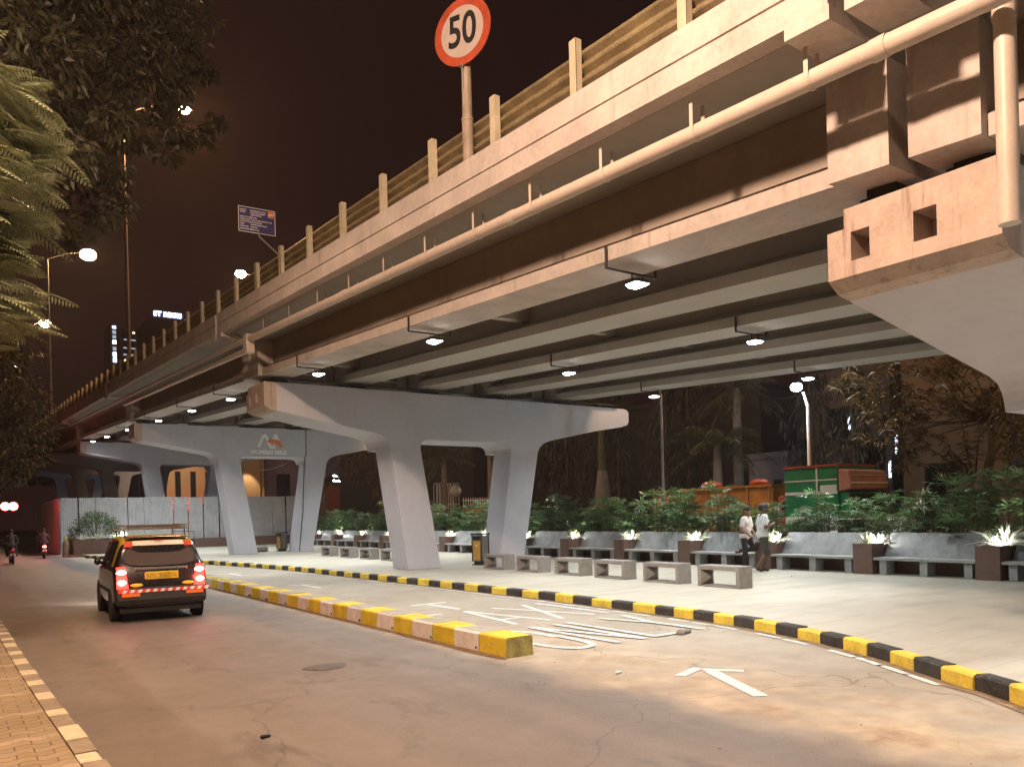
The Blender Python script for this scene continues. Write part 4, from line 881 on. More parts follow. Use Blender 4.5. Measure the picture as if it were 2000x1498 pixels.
tx_ = taxi(); tx_.location = (3.22,17.25,ZR); tx_.rotation_euler.z = R(-3); tx_.scale = (1.05,1.0,1.05)
# ------------------------------------------------------------------ people
M_skin = mat('brown_skin', (.24,.125,.075), .55, .1, 20, .05, world=False); M_skin2 = mat('dark_skin', (.14,.075,.048), .55, .1, 20, .05, world=False)
M_tee = mat('white_cotton', (.72,.72,.70), .8, .06, 9, .2, 60, world=False); M_tee2 = mat('pinkish_cotton', (.66,.58,.52), .8, .06, 9, .2, 60, world=False)
M_trou = mat('dark_trousers', (.03,.018,.022), .8, .2, 9, .2); M_short = mat('dark_shorts', (.055,.055,.045), .8, .2, 9, .2); M_hair = mat('black_hair', (.012,.01,.009), .6, .2, 30, .4)
M_sandal = mat('sandal', (.06,.035,.02), .7)
def hand(w, d, side, curl=.5):
    """palm, four fingers of unequal length, thumb off the side"""
    w, d = Vector(w), Vector(d).normalized(); s = d.cross(Vector((0,0,1))).normalized()*side; u = s.cross(d).normalized(); dn = -u if u.z > 0 else u
    c = [(w, w+d*.085+s*.0, .024, .030), (w+d*.03+s*.012, w+d*.075-s*.015, .026, .026)]
    for k, L in enumerate((.070,.080,.074,.056)):
        b = w+d*.085+s*(.03-.02*k); m_ = b+(d+dn*curl*.6)*L*.55; c += [(b, m_, .0105, .0095), (m_, m_+(d*.6+dn*curl)*L*.5, .0095, .008)]
    b = w+d*.03+s*.03; m_ = b+(d*.6+s*.7)*.045; c += [(b, m_, .012, .0105), (m_, m_+(d+s*.1)*.035, .0105, .009)]
    return c
def head(cx, cy, cz):
    return [((cx,cy-.015,cz+.02),(cx,cy-.01,cz+.045),.088,.084),((cx,cy+.025,cz-.05),(cx,cy+.02,cz+.02),.058,.072),((cx,cy+.055,cz-.085),(cx,cy+.045,cz-.06),.030,.042),((cx,cy+.10,cz-.005),(cx,cy+.118,cz-.028),.011,.015),
            ((cx-.02,cy+.088,cz-.058),(cx+.02,cy+.088,cz-.058),.011,.011),((cx-.086,cy-.012,cz-.02),(cx-.086,cy-.016,cz+.015),.014,.018),((cx+.086,cy-.012,cz-.02),(cx+.086,cy-.016,cz+.015),.014,.018)]
def person(label, skin, shirt, legs, arms, torso_lean, hairlow, trousers, tm, sm, loc, rz, s=1., feet_m=None, hz=1.60):
    t = thing('person', label, 'person', loc, rz); ly = torso_lean
    nk = Vector((0,ly*1.0,1.42)); hd = Vector((0,ly*1.15+.02,hz))
    body = [((-.07,0,.95),(.07,0,.95),.115,.115),((-.05,ly*.4,1.12),(.05,ly*.4,1.12),.115,.115),((-.09,ly*.8,1.30),(.09,ly*.8,1.30),.115,.115),((-.15,ly,1.40),(.15,ly,1.40),.062,.062),((0,0,.95),(0,ly,1.36),.12,.12),(nk,hd-Vector((0,.01,.06)),.056,.05)]
    body += head(*hd)
    hands = []
    for sd,(sh,el,wr,hdv,curl) in zip((-1,1), arms): body += [(sh,el,.050,.040),(el,wr,.040,.027)]; hands += hand(wr,hdv,sd,curl)
    for (hp,kn,an,toe) in legs: body += [(hp,kn,.085,.056),(kn,Vector(kn)*.55+Vector(an)*.45,.054,.052),(Vector(kn)*.55+Vector(an)*.45,an,.052,.036),(an,toe,.036,.028)]
    blob('body', body+hands, skin, t, .0085, 4)
    e = MB()
    for sx_ in (-.03,.03): e.sphere((hd.x+sx_,hd.y+.080,hd.z+.003), .011, 0, 8, (1.2,.6,.8))
    e.build('eyes', M_black, t)
    blob('hair', [((hd.x,hd.y-.03,hd.z+.045),(hd.x,hd.y+.015,hd.z+.065),.094,.082),((hd.x-.02,hd.y-.06,hd.z+.0),(hd.x+.02,hd.y-.06,hd.z+.02),.06,.06)], M_hair, t, .012, 3)
    sc = [((-.075,.0,hairlow+.05),(.075,0,hairlow+.05),.128,.128),((-.065,ly*.4,1.12),(.065,ly*.4,1.12),.127,.127),((-.095,ly*.8,1.30),(.095,ly*.8,1.30),.126,.126),((-.155,ly,1.40),(.155,ly,1.40),.073,.073),((0,0,hairlow+.05),(0,ly,1.34),.135,.13)]
    for (sh,el,wr,_,_) in arms: m_ = Vector(sh)*.38+Vector(el)*.62; sc += [(sh,m_,.066,.070)]
    blob('shirt', sc, shirt if sm is None else sm, t, .014, 4)
    pc = [((-.07,0,.95),(.07,0,.95),.124,.124)]
    for (hp,kn,an,toe) in legs:
        if trousers == 'long': pc += [(hp,kn,.102,.074),(kn,an,.074,.058)]
        else: pc += [(hp,kn,.105,.088)]
    blob('trousers' if trousers == 'long' else 'shorts', pc, tm, t, .014, 4)
    for i,(hp,kn,an,toe) in enumerate(legs):
        blob('sandal', [(Vector(an)+Vector((0,0,-.035)), Vector(toe)+Vector((0,.0,-.014)), .034,.034)], M_sandal, t, .012, 1)
    t.scale = (s,)*3; return t
V = Vector
# the man in white, facing right along the wall, hands joined at his chest
person('man in white t-shirt and dark shorts walking with hands joined at his chest', M_skin2, M_tee, [((-.085,.02,.90),(-.10,.16,.50),(-.10,.02,.085),(-.10,.17,.04)),((.085,0,.90),(.10,.05,.48),(.10,-.20,.11),(.10,-.08,.04))],
  [((-.185,.02,1.39),(-.245,-.04,1.12),(-.06,.22,1.17),(.5,.7,.25),.8),((.185,.02,1.39),(.25,-.02,1.12),(.07,.24,1.20),(-.5,.6,.35),.8)], .02, .90, 'short', M_short, None, (16.98,12.78,0), math.atan2(-.86,-.51), 1.0, None)
# the man beside him, one shin laid back along the bench seat
person('man in pale pink shirt and dark trousers with one shin resting on the bench seat', M_skin, M_tee2, [((-.085,.02,.90),(-.20,.16,.55),(-.24,-.28,.50),(-.24,-.44,.46)),((.085,0,.90),(.095,.04,.48),(.09,.0,.085),(.09,.16,.04))],
  [((-.185,.04,1.39),(-.22,.08,1.10),(-.06,.28,.92),(.2,.8,-.4),.7),((.185,.04,1.39),(.24,.02,1.11),(.12,.24,.90),(-.2,.8,-.3),.7)], .05, .88, 'long', M_trou, None, (17.50,13.72,0), math.atan2(-.16,-.98), .965, None)
# ------------------------------------------------------------------ two-wheelers
M_bike = mat('scooter_paint', (.03,.025,.03), .3, .2, 5, 0, coat=.5); M_jkt = mat('dark_jacket', (.045,.04,.045), .8, .2, 8, .2); M_jkt2 = mat('maroon_shirt', (.09,.04,.045), .8, .2, 8, .2)
M_hotred = emit('brake_lamp', (1.,.06,.05), 40.)
def bike(label, plabel, loc, rz, helmet, jm, power):
    t = thing('motorbike', label, 'motorbike', loc, rz)
    for y in (-.62,.66):
        w = MB(); Rm = Matrix.Translation((0,y,.29)) @ Matrix.Rotation(R(90),4,'Y'); w.lathe([(.2,-.045),(.28,-.04),(.29,0),(.28,.04),(.2,.045)], 18, 0, Rm); w.build('wheel', M_tyre, t)
    blob('bodywork', [((0,-.62,.70),(0,.05,.66),.13,.16),((0,-.5,.45),(0,.0,.4),.12,.14),((0,.35,.42),(0,.55,.95),.10,.09),((0,0,.34),(0,.4,.34),.10,.08)], M_bike, t, .025, 3)
    blob('seat', [((0,-.62,.80),(0,.10,.78),.10,.12)], M_black, t, .025, 2)
    MB().tube([(-.34,.42,1.05),(-.1,.52,1.06),(.1,.52,1.06),(.34,.42,1.05)], .018, 6).tube([(0,.66,.29),(0,.52,1.06)], .03, 6).build('handlebar', M_dark, t)
    for s_ in (-1,1): MB().tube([(s_*.28,.5,1.06),(s_*.33,.5,1.22)], .01, 5).sphere((s_*.35,.5,1.24), .055, 0, 8, (1,.4,.7)).build('mirror', M_dark, t)
    MB().sphere((0,-.76,.70), .075, 0, 12, (1.3,.5,.8)).build('tail_lamp', M_hotred if power > 5 else M_tailoff, t); MB().box(-.1,.1,-.79,-.78,.42,.54).build('number_plate', M_wh, t)
    MB().prism([(-.78,.5),(-.55,.62),(-.55,.64),(-.8,.52)], -.08, .08, ax='x').build('mudguard', M_black, t)
    if power: light('brake_light', 'POINT', (0,-.92,.70), power, (1,.06,.04), t, .06)
    r = thing('person', plabel, 'person', loc, rz)
    body = [((-.08,-.22,.92),(.08,-.22,.92),.12,.12),((0,-.22,.92),(0,-.12,1.36),.13,.13),((-.14,-.12,1.38),(.14,-.12,1.38),.07,.07),((0,-.11,1.4),(0,-.06,1.55),.055,.055)]+head(0,-.05,1.60)
    for s_ in (-1,1):
        wr = V((s_*.30,.38,1.08)); body += [(V((s_*.18,-.12,1.38)),V((s_*.27,.08,1.16)),.05,.042),(V((s_*.27,.08,1.16)),wr,.042,.03),(V((s_*.09,-.2,.90)),V((s_*.2,.22,.80)),.085,.06),(V((s_*.2,.22,.80)),V((s_*.17,.16,.40)),.058,.04),(V((s_*.17,.16,.40)),V((s_*.17,.32,.36)),.04,.03)]+hand(wr,(0,1,-.2),s_,1.2)
    blob('body', body, M_skin2, r, .014, 3)
    jc = [((-.09,-.22,.94),(.09,-.22,.94),.135,.135),((0,-.22,.94),(0,-.12,1.36),.15,.145),((-.15,-.12,1.38),(.15,-.12,1.38),.08,.08)]+[(V((s_*.18,-.12,1.38)),V((s_*.27,.08,1.16)),.065,.06) for s_ in (-1,1)]
    blob('jacket', jc, jm, r, .02, 3); blob('trousers', [(V((s_*.09,-.2,.90)),V((s_*.2,.22,.80)),.105,.085) for s_ in (-1,1)]+[(V((s_*.2,.22,.80)),V((s_*.17,.16,.45)),.08,.07) for s_ in (-1,1)], M_trou, r, .02, 3)
    if helmet: blob('helmet', [((0,-.06,1.63),(0,-.04,1.65),.135,.13)], M_black, r, .02, 2)
    else: blob('hair', [((0,-.075,1.65),(0,-.03,1.665),.093,.085)], M_hair, r, .015, 2)
bike('dark scooter with small white number plate, nearest of the two-wheelers at far left', 'rider in a dark jacket on the scooter at the far left', (2.45,46.6,ZR), R(2), False, M_jkt, 1.)
bike('motorbike with glaring red tail light beside the round shrub island', 'dark-haired rider on the motorbike with the glaring tail light', (4.35,52.6,ZR), R(-2), False, M_jkt2, 18.)
bike('motorbike cut by the left picture edge with red tail light', 'rider on the motorbike cut by the left picture edge', (2.1,66.,ZR), 0, True, M_jkt, 30.)
# traffic signal
ts = thing('traffic_signal', 'traffic signal glowing red beyond the motorbikes at the far left', 'traffic light', (1.6,60,ZR)); MB().tube([(0,0,0),(0,0,3.4)], .07, 8).build('pole', M_pole, ts)
q = MB().tube([(0,0,3.3),(1.2,0,3.32)], .04, 6); q.build('arm', M_pole, ts); MB().box(1.05,1.95,-.1,.1,2.95,3.45).build('housing', M_black, ts, bevel=.03)
for k,x_ in enumerate((1.28,1.72)): MB().sphere((x_,-.12,3.2), .26, 0, 12, (1,.35,1)).build('red_lamp', M_hotred, ts)
light('signal_light', 'POINT', (1.5,-.6,3.2), 60., (1,.05,.05), ts, .15)
# ------------------------------------------------------------------ lorries and a car on the far road
M_lor = mat('orange_lorry_paint', (.52,.20,.035), .5, .25, 1.5, .1, streak=.35, dirt=(.3,.15,.06)); M_lgr = mat('green_lorry_paint', (.012,.20,.075), .45, .2, 2, .05); M_lpk = mat('salmon_lorry_paint', (.45,.20,.14), .5, .25, 3, .05); M_lyg = mat('lime_stripe', (.35,.48,.06), .5); M_lred = mat('dark_red_lorry_paint', (.35,.06,.02), .5, .2, 3)
def wheels(t, xs, ys, r=.48):
    for x_ in xs:
        for y_ in ys:
            Rm = Matrix.Translation((x_,y_,r)) @ Matrix.Rotation(R(90),4,'Y'); w = MB().lathe([(r*.55,-.13),(r*.95,-.13),(r,-.08),(r,.08),(r*.95,.13),(r*.55,.13)], 20, 0, Rm).build('wheel', M_tyre, t); MB().lathe([(.05,-.1),(r*.55,-.11),(r*.55,.11),(.05,.1)], 14, 0, Rm).build('rim', M_steel, w)
t = thing('lorry', 'long orange lorry with green and lime stripes passing behind the palms', 'lorry', (25.2,18.9,ZR))
MB().box(-1.15,1.15,-1.3,4.6,.95,2.55).build('cargo_body', M_lor, t, bevel=.03)
m = MB()
for z0,z1,mi in ((1.62,1.72,0),(1.36,1.46,1),(1.46,1.52,2),(1.30,1.36,2)): m.box(-1.162,-1.152,-1.28,4.58,z0,z1,mi)
m.build('stripe', [M_lyg, M_lgr, M_wh], t); m = MB()
for y_ in np.arange(-1.2,4.6,.95): m.box(-1.20,-1.152,y_,y_+.07,.95,1.28).box(-1.20,-1.152,y_,y_+.07,1.74,2.55)
m.box(-1.22,1.2,-1.32,4.62,2.55,2.64); m.build('rib', M_lor, t)
MB().sphere((-.3,2.2,2.75),.35,0,12,(1,1.3,.5)).build('load', M_lred, t); MB().sphere((-.2,.0,2.75),.3,0,12,(1,1.3,.5)).build('load', M_lred, t)
MB().box(-1.05,1.05,-2.7,-1.4,.8,2.2).build('cab', M_lred, t, bevel=.08); MB().box(-1.06,-1.052,-2.5,-1.6,1.5,2.0).build('window', M_gl, t)
MB().box(-1.0,1.0,-2.6,4.6,.6,.94).build('chassis', M_black, t); wheels(t, (-.95,.95), (-2.0,2.6,3.7))
t = thing('lorry', 'green lorry with salmon cab top and white flashes passing behind the palms', 'lorry', (25.2,15.2,ZR))
MB().box(-1.15,1.15,-.15,1.9,.9,3.12).build('cargo_body', M_lgr, t, bevel=.03); m = MB(); m.box(-1.2,1.18,-.17,1.92,3.12,3.2); m.build('top_rail', M_lred, t)
m = MB(); m.box(-1.17,-1.152,-.13,1.88,2.66,2.70).box(-1.17,-1.152,-.13,1.88,2.2,2.3).box(-1.165,-1.152,-.1,.5,2.3,2.5).box(-1.165,-1.152,.6,.66,2.3,3.1).box(-1.165,-1.152,-.13,1.88,1.2,1.45); m.build('flash', M_wh, t)
m = MB(); m.prism([(-.62,2.34),(-.58,2.95),(-.16,3.04),(-.16,2.26)], -1.15, 1.12, ax='x'); m.build('cab_crown', M_lpk, t, bevel=.05); m = MB(); m.box(-1.1,1.05,-.66,-.6,2.52,2.57).box(-1.1,1.05,-.645,-.585,2.78,2.80); m.build('crown_trim', M_strip, t)
MB().prism([(-.62,.8),(-.58,1.5),(-.40,2.25),(-.16,2.255),(-.16,.8)], -1.05, 1.05, ax='x').build('cab', M_lgr, t, bevel=.05); MB().add([(-.95,-.585,1.55),(.95,-.585,1.55),(.95,-.435,2.2),(-.95,-.435,2.2)], [(0,1,2,3)]).build('windscreen', M_gl, t)
MB().box(-1.0,1.0,-.6,1.9,.55,.79).build('chassis', M_black, t); wheels(t, (-.95,.95), (-.05,1.3))
t = thing('car', 'white car half hidden by the palms in front of the green lorry', 'car', (23.2,12.9,ZR), R(180)); CW = mat('white_car_paint', (.62,.58,.56), .3, .06, 3, 0, coat=.5)
vs, fs, n = loft(CS, ring); m = MB(); m.add(vs, fs+[tuple(range(n)), tuple(range((len(CS)-1)*n, len(CS)*n))], 0, Matrix.Diagonal((1.05,1.15,.95,1)), True); b = m.build('body', CW, t); s = b.modifiers.new('smooth','SUBSURF'); s.levels = s.render_levels = 1
for sg in (-1,1): m = MB().add([(sg*.775,-1.2,.92),(sg*.775,.62,.92),(sg*.64,.34,1.36),(sg*.64,-1.2,1.36)], [(0,1,2,3)]); m.build('side_window', M_gl, t)
wheels(t, (-.7,.7), (-1.25,1.25), .29)
# ------------------------------------------------------------------ trees at the left edge
def frond2(P, D, L, npin=16, pl=.16, droop=.5):
    """feathery leaf: a rachis with opposite rows of narrow pinnae"""
    D = D/np.linalg.norm(D); S = np.cross(D, [0,0,1.]); S /= np.linalg.norm(S)+1e-9; t = np.linspace(.08,1,npin)
    C = P+np.outer(t*L, D)+np.outer(t*t*L*droop, [0,0,-1.]); T = unit(D+np.outer(2*t*droop, [0,0,-1.])); out = []
    ln = pl*np.sin(np.clip(t*.85+.18,0,1)*np.pi)**.6
    for sg in (-1,1):
        d = unit(sg*S+T*.45+np.array([0,0,-.18])); out.append(blades(C, d, np.cross(d, T)*sg+rng.normal(0,.08,(npin,3)), ln, np.full(npin,.030), .10, .5))
    Cn = C[1:]-C[:-1]; out.append(blades(C[:-1], Cn, np.repeat(np.cross(S,D)[None],npin-1,0), np.linalg.norm(Cn,axis=1)*1.1, np.full(npin-1,.018)))
    return out
g = thing('gulmohar_tree', 'lamp-lit tree with feathery yellow-green leaves at the left edge', 'tree', (-2.6,11.5,0))
base = V((-2.6,11.5,0)); MB().tube([(0,0,0),(.1,0,2.6),(.5,-.2,4.6),(1.2,-.5,6.3)], [.24,.2,.15,.1], 10).build('trunk', M_bark, g)
lm = MB(); P = []; cl = [(2,150,9.2),(35,185,9.6),(70,235,10),(20,250,9.6),(55,290,9.8),(85,290,10.4),(10,330,9.5),(40,355,10),(20,420,10.2),(50,400,10.6),(5,455,9.8),(25,470,10.4),(10,560,10.4),(15,590,10),(5,640,10.6),(30,575,11),(0,500,10),(-60,300,10),(-80,200,9.5),(-90,450,10),(-60,560,10.4),(-140,380,10)]
for u,v_,Y in cl:
    c = at_y(u,v_,Y)-base; lm.tube([(.6,-.2,5.0),tuple(V((.6,-.2,5.0)).lerp(c,.55)+V((0,0,.25))),tuple(c)], [.07,.04,.015], 6)
    for _ in range(11):
        a = rng.uniform(-1.1,1.1); d = np.array([math.cos(a), math.sin(a)*.9, rng.uniform(-.35,.35)]); L = rng.uniform(.50,.74)
        P += frond2(np.array(c)+rng.normal(0,.13,3)-d*L*.6, d, L, 17, rng.uniform(.15,.21), rng.uniform(.05,.42))
lm.build('limbs', M_bark, g); cloud('crown', P, M_gul, g)
def leafball(c, r, n, L, W, droop=.2, sq=(1,1,.8), bias=None):
    d = rdir(n); rr = rng.uniform(.25,1,n)**.6; p = np.array(c)+d*rr[:,None]*r*np.array(sq); D = d*.6+rdir(n)*.7+np.array([0,0,-.35]); return blades(p, D, rdir(n), rng.uniform(.7,1.2,n)*L, rng.uniform(.8,1.2,n)*W, droop)
t = thing('roadside_tree', 'tall dark tree spreading over the street at the upper left corner', 'tree', (-3.2,22,0)); base = V((-3.2,22,0))
MB().tube([(0,0,0),(.2,0,5),(1.2,.2,9),(2.4,.3,13)], [.42,.36,.28,.16], 12).build('trunk', M_bark, t); lm = MB(); P = []
for u,v_,Y,r in [(40,60,20,1.5),(120,40,21,1.5),(200,60,21,1.4),(270,30,22,1.3),(330,60,22,1.1),(365,20,22.5,.8),(90,130,20,1.4),(170,150,21,1.4),(240,130,21,1.2),(310,130,22,1.0),(375,95,22.5,.75),(340,160,22,.8),(280,200,21.5,.9),(200,230,21,1.0),(130,230,20,1.1),(390,140,22.5,.4),(318,232,22,.55),(365,278,22.5,.5),(330,300,22,.45),(400,262,22.5,.35),(260,270,21.5,.55),(215,330,21,.7),(170,400,20.5,.75),(130,330,20,1.0),(215,385,21,.5),(90,420,20,.9),(160,330,20.5,.7),(50,200,19.5,1.4),(30,330,19,1.2),(-60,100,19,2.),(-50,280,18.5,1.8),(250,-60,22,1.8),(110,-60,21,2.),(350,-50,22.5,1.0),(405,150,23,.35),(425,235,23,.28),(145,470,20.5,.35)]:
    c = at_y(u,v_,Y)-base; lm.tube([(1.2,.2,9),tuple(V((1.2,.2,9)).lerp(c,.5)+V((0,0,.4))),tuple(c)], [.10,.06,.02], 6)
    n = int(300*r*r)+60; k = max(3,int(7*r)); 
    for _ in range(k):
        cc = np.array(c)+rdir(1)[0]*r*rng.uniform(.2,.95)*np.array([1,1,.75]); P.append(leafball(cc, r*.42, n//k, .25, .10, .25))
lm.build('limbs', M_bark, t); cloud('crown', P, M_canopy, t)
t = thing('roadside_tree', 'lower dark tree at the left edge beside the far flyover', 'tree', (-1.5,44,0)); base = V((-1.5,44,0)); MB().tube([(0,0,0),(.1,0,4),(.3,0,8)], [.35,.28,.1], 10).build('trunk', M_bark, t); P = []
for u,v_,Y,r in [(-10,800,42,2.2),(15,760,43,1.6),(20,850,43,1.7),(-30,880,42,2.),(30,815,44,1.3),(5,910,42,1.2),(-40,700,42,2.4),(20,700,44,1.0)]:
    c = np.array(at_y(u,v_,Y)-base)
    for _ in range(7): P.append(leafball(c+rdir(1)[0]*r*.7, r*.5, 80, .32, .11))
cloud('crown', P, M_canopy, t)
# ------------------------------------------------------------------ trees beyond the plaza
def hanging_tree(label, x, y, H, r, z0=1.2):
    t = thing('ashoka_tree', label, 'tree', (x,y,ZR), 0, 'dark hanging trees beyond the far road'); MB().tube([(0,0,0),(0,0,H)], [.16,.04], 8).build('trunk', M_bark, t)
    n = int(900*H/8*r); z = rng.uniform(z0,H,n); a = rng.uniform(0,2*np.pi,n); R_ = r*np.sqrt(np.clip((H-z)/H*1.5,0.05,1))*rng.uniform(.25,1.,n)*(1+.25*np.sin(a*3+z*1.3)); p = np.stack([R_*np.cos(a),R_*np.sin(a),z],1)
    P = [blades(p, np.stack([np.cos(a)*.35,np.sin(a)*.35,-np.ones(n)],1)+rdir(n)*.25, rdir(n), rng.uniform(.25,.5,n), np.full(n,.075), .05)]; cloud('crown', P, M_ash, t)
for k,(x,y,H,r) in enumerate(((31.,37.5,9.5,1.3),(31.5,35.2,10,1.4),(31,32.9,9,1.3),(31.5,29.7,10,1.35),(31,27.7,9.2,1.2),(32.5,21.6,8.6,1.5),(33,19.8,8.2,1.3),(32.,40.3,9.5,1.2))):
    hanging_tree(['hanging dark tree just right of the middle pier cap, first of its row','dark hanging tree left of the swollen palm trunk','dark hanging tree close behind the swollen palm trunk','dark hanging tree right of the swollen palm trunk','dark hanging tree beside the thin lamp pole','dark hanging tree left of the orange wall behind the lorries','dark hanging tree behind the green lorry top','dark hanging tree seen by the right leg of the middle pier'][k], x, y, H, r)
def feather(P, D, L, n, pl, w=.04, droop=.55):
    D = D/np.linalg.norm(D); S = np.cross(D,[0,0,1.]); S /= np.linalg.norm(S)+1e-9; t = np.linspace(.12,1,n); C = P+np.outer(t*L,D)+np.outer(t**2*L*droop,[0,0,-1.]); out = []
    for sg in (-1,1):
        d = unit(sg*S*.9+D*.45+np.outer(np.ones(n),[0,0,-.75])+rng.normal(0,.10,(n,3))); out.append(blades(C,d,rdir(n),pl*np.sin(np.clip(t*.8+.2,0,1)*np.pi)**.5*rng.uniform(.8,1.1,n),np.full(n,w),.15,.5))
    Cn = C[1:]-C[:-1]; out.append(blades(C[:-1],Cn,np.repeat(np.cross(S,D)[None],n-1,0),np.linalg.norm(Cn,axis=1)*1.1,np.full(n-1,.05))); return out
def palm(label, x, y, H, fronds, L, bulge=False, group=None):
    t = thing('palm_tree', label, 'palm', (x,y,ZR), 0, group)
    if bulge:
        m = MB(); m.lathe([(.30,0),(.42,1.),(.46,1.8),(.40,2.8),(.30,3.6),(.255,4.0)], 16); m.build('trunk', M_palmbark, t); m = MB(); m.lathe([(.225,4.0),(.20,4.6),(.17,5.6),(.14,H)], 14); m.build('crownshaft', M_cane, t)
    else: MB().lathe([(.30,0),(.26,1),(.22,H*.6),(.17,H)], 14).build('trunk', M_palmbark, t)
    P = []
    for k in range(fronds):
        a = k*2.4+rng.uniform(-.2,.2); el = rng.uniform(-.15,1.15); P += feather(np.array([0,0,H-.1]), np.array([math.cos(a)*math.cos(el),math.sin(a)*math.cos(el),math.sin(el)]), L*rng.uniform(.8,1.1), 44, .62, .035)
    cloud('crown', P, M_frond, t)
palm('palm with swollen ringed grey trunk beside the middle pier cap', 28,31,7.2,16,2.6,True)
palm('broad dark palm with arching fronds behind the orange lorry', 29,24.2,4.9,20,2.9)
palm('tall dark palm whose fronds hang just below the deck edge', 31,24.6,7.6,18,3.0)
palm('dark palm seen between the legs of the middle pier', 29,49.,6.2,18,2.8); palm('taller dark palm beside the globe lamp gate', 30,44.5,7.0,16,2.8)
palm('small palm lit blue by the far lamps left of the middle pier', 26,64,5.2,14,2.2)
t = thing('broadleaf_tree', 'brownish leafy tree above the palms left of the middle pier', 'tree', (27,68,ZR)); MB().tube([(0,0,0),(0,0,3),(.4,0,6)],[.25,.2,.1],8).build('trunk', M_bark, t); P = []
for c,r in (((0,0,8.4),2.4),((-2.4,2,8.8),2.),((2,-2,7.6),2.),((3,-4,6.4),1.7),((4.,-6,5.0),1.6),((3.4,-7,3.6),1.6),((1,3,9.5),2.)):
    for _ in range(8): P.append(leafball(np.array(c)+rdir(1)[0]*r*.7, r*.5, 75, .4, .10, .3))
cloud('crown', P, M_mango, t)
# right-hand tree with leaves in rosettes
t = thing('rosette_tree', 'large dim tree with narrow brown-green leaves in rosettes at upper right', 'tree', (29.6,12.6,ZR)); base = V((29.6,12.6,ZR))
tr = [at_x(1925,935,29.6)-base, at_x(1938,880,29.6)-base, at_x(1935,820,29.5)-base, at_x(1925,770,29.4)-base]
MB().tube([(0,0,0),tuple(tr[0]),tuple(tr[1]),tuple(tr[2]),tuple(tr[3])],[.2,.17,.14,.11,.07],10).build('trunk', M_bark, t); lm = MB(); P = []
for u,v_,X in [(1700,735,28),(1745,715,28.5),(1790,705,28),(1840,700,28.5),(1890,705,28),(1935,725,28.5),(1975,755,28),(2010,780,28.5),(1690,780,28.5),(1730,770,28),(1765,775,28.5),(1815,760,28),(1850,775,27.5),(1880,765,28.5),(1925,775,28),(1960,790,27.6),(1995,800,28),(1715,805,28),(1750,820,28),(1780,800,28.5),(1800,835,28.5),(1770,850,28),(1730,860,28.5),(1955,850,28.5),(1990,840,28),(1980,895,28.5),(2020,860,28),(1660,750,28.8),(1650,725,29),(1870,735,28.2),(1700,850,29),(1760,890,29)]:
    c = np.array(at_x(u,v_,X)-base); lm.tube([tuple(tr[2]),tuple((V(c)+tr[2])*.5+V((0,0,.2))),tuple(c)],[.035,.02,.008],5)
    for _ in range(11):
        cc = c+rng.normal(0,.34,3); n = 14; D = rdir(n,-.6,.7); P.append(blades(np.repeat(cc[None],n,0), D, rdir(n), rng.uniform(.26,.42,n), np.full(n,.055), .35, .5))
lm.build('limbs', M_bark, t); cloud('crown', P, M_mango, t)
t = thing('small_tree', 'small broad-leaved tree in front of the curved trunk at right', 'tree', (28.2,13.4,ZR)); base = V((28.2,13.4,ZR)); lm = MB(); P = []
for u0,v0,u1,v1 in [(1900,930,1868,790),(1905,930,1918,790),(1895,930,1830,850),(1895,930,1800,870),(1900,930,1850,880),(1890,940,1780,900),(1900,930,1880,860),(1895,930,1840,905)]:
    a = np.array(at_x(u0,v0,28.2)-base); b = np.array(at_x(u1,v1,27.8)-base); lm.tube([(0,0,0),tuple(a),tuple((a+b)/2+np.array([0,0,.1])),tuple(b)],[.05,.04,.025,.01],6)
    for s_ in np.linspace(.25,1,13):
        p = a+(b-a)*s_; n = 3; D = rdir(n,-.3,.3); P.append(blades(np.repeat(p[None],n,0), D, np.repeat([[0,0,1.]],n,0)+rng.normal(0,.2,(n,3)), rng.uniform(.20,.32,n), np.full(n,.10), .2))
lm.build('stems', M_bark, t); cloud('crown', P, M_broad, t)
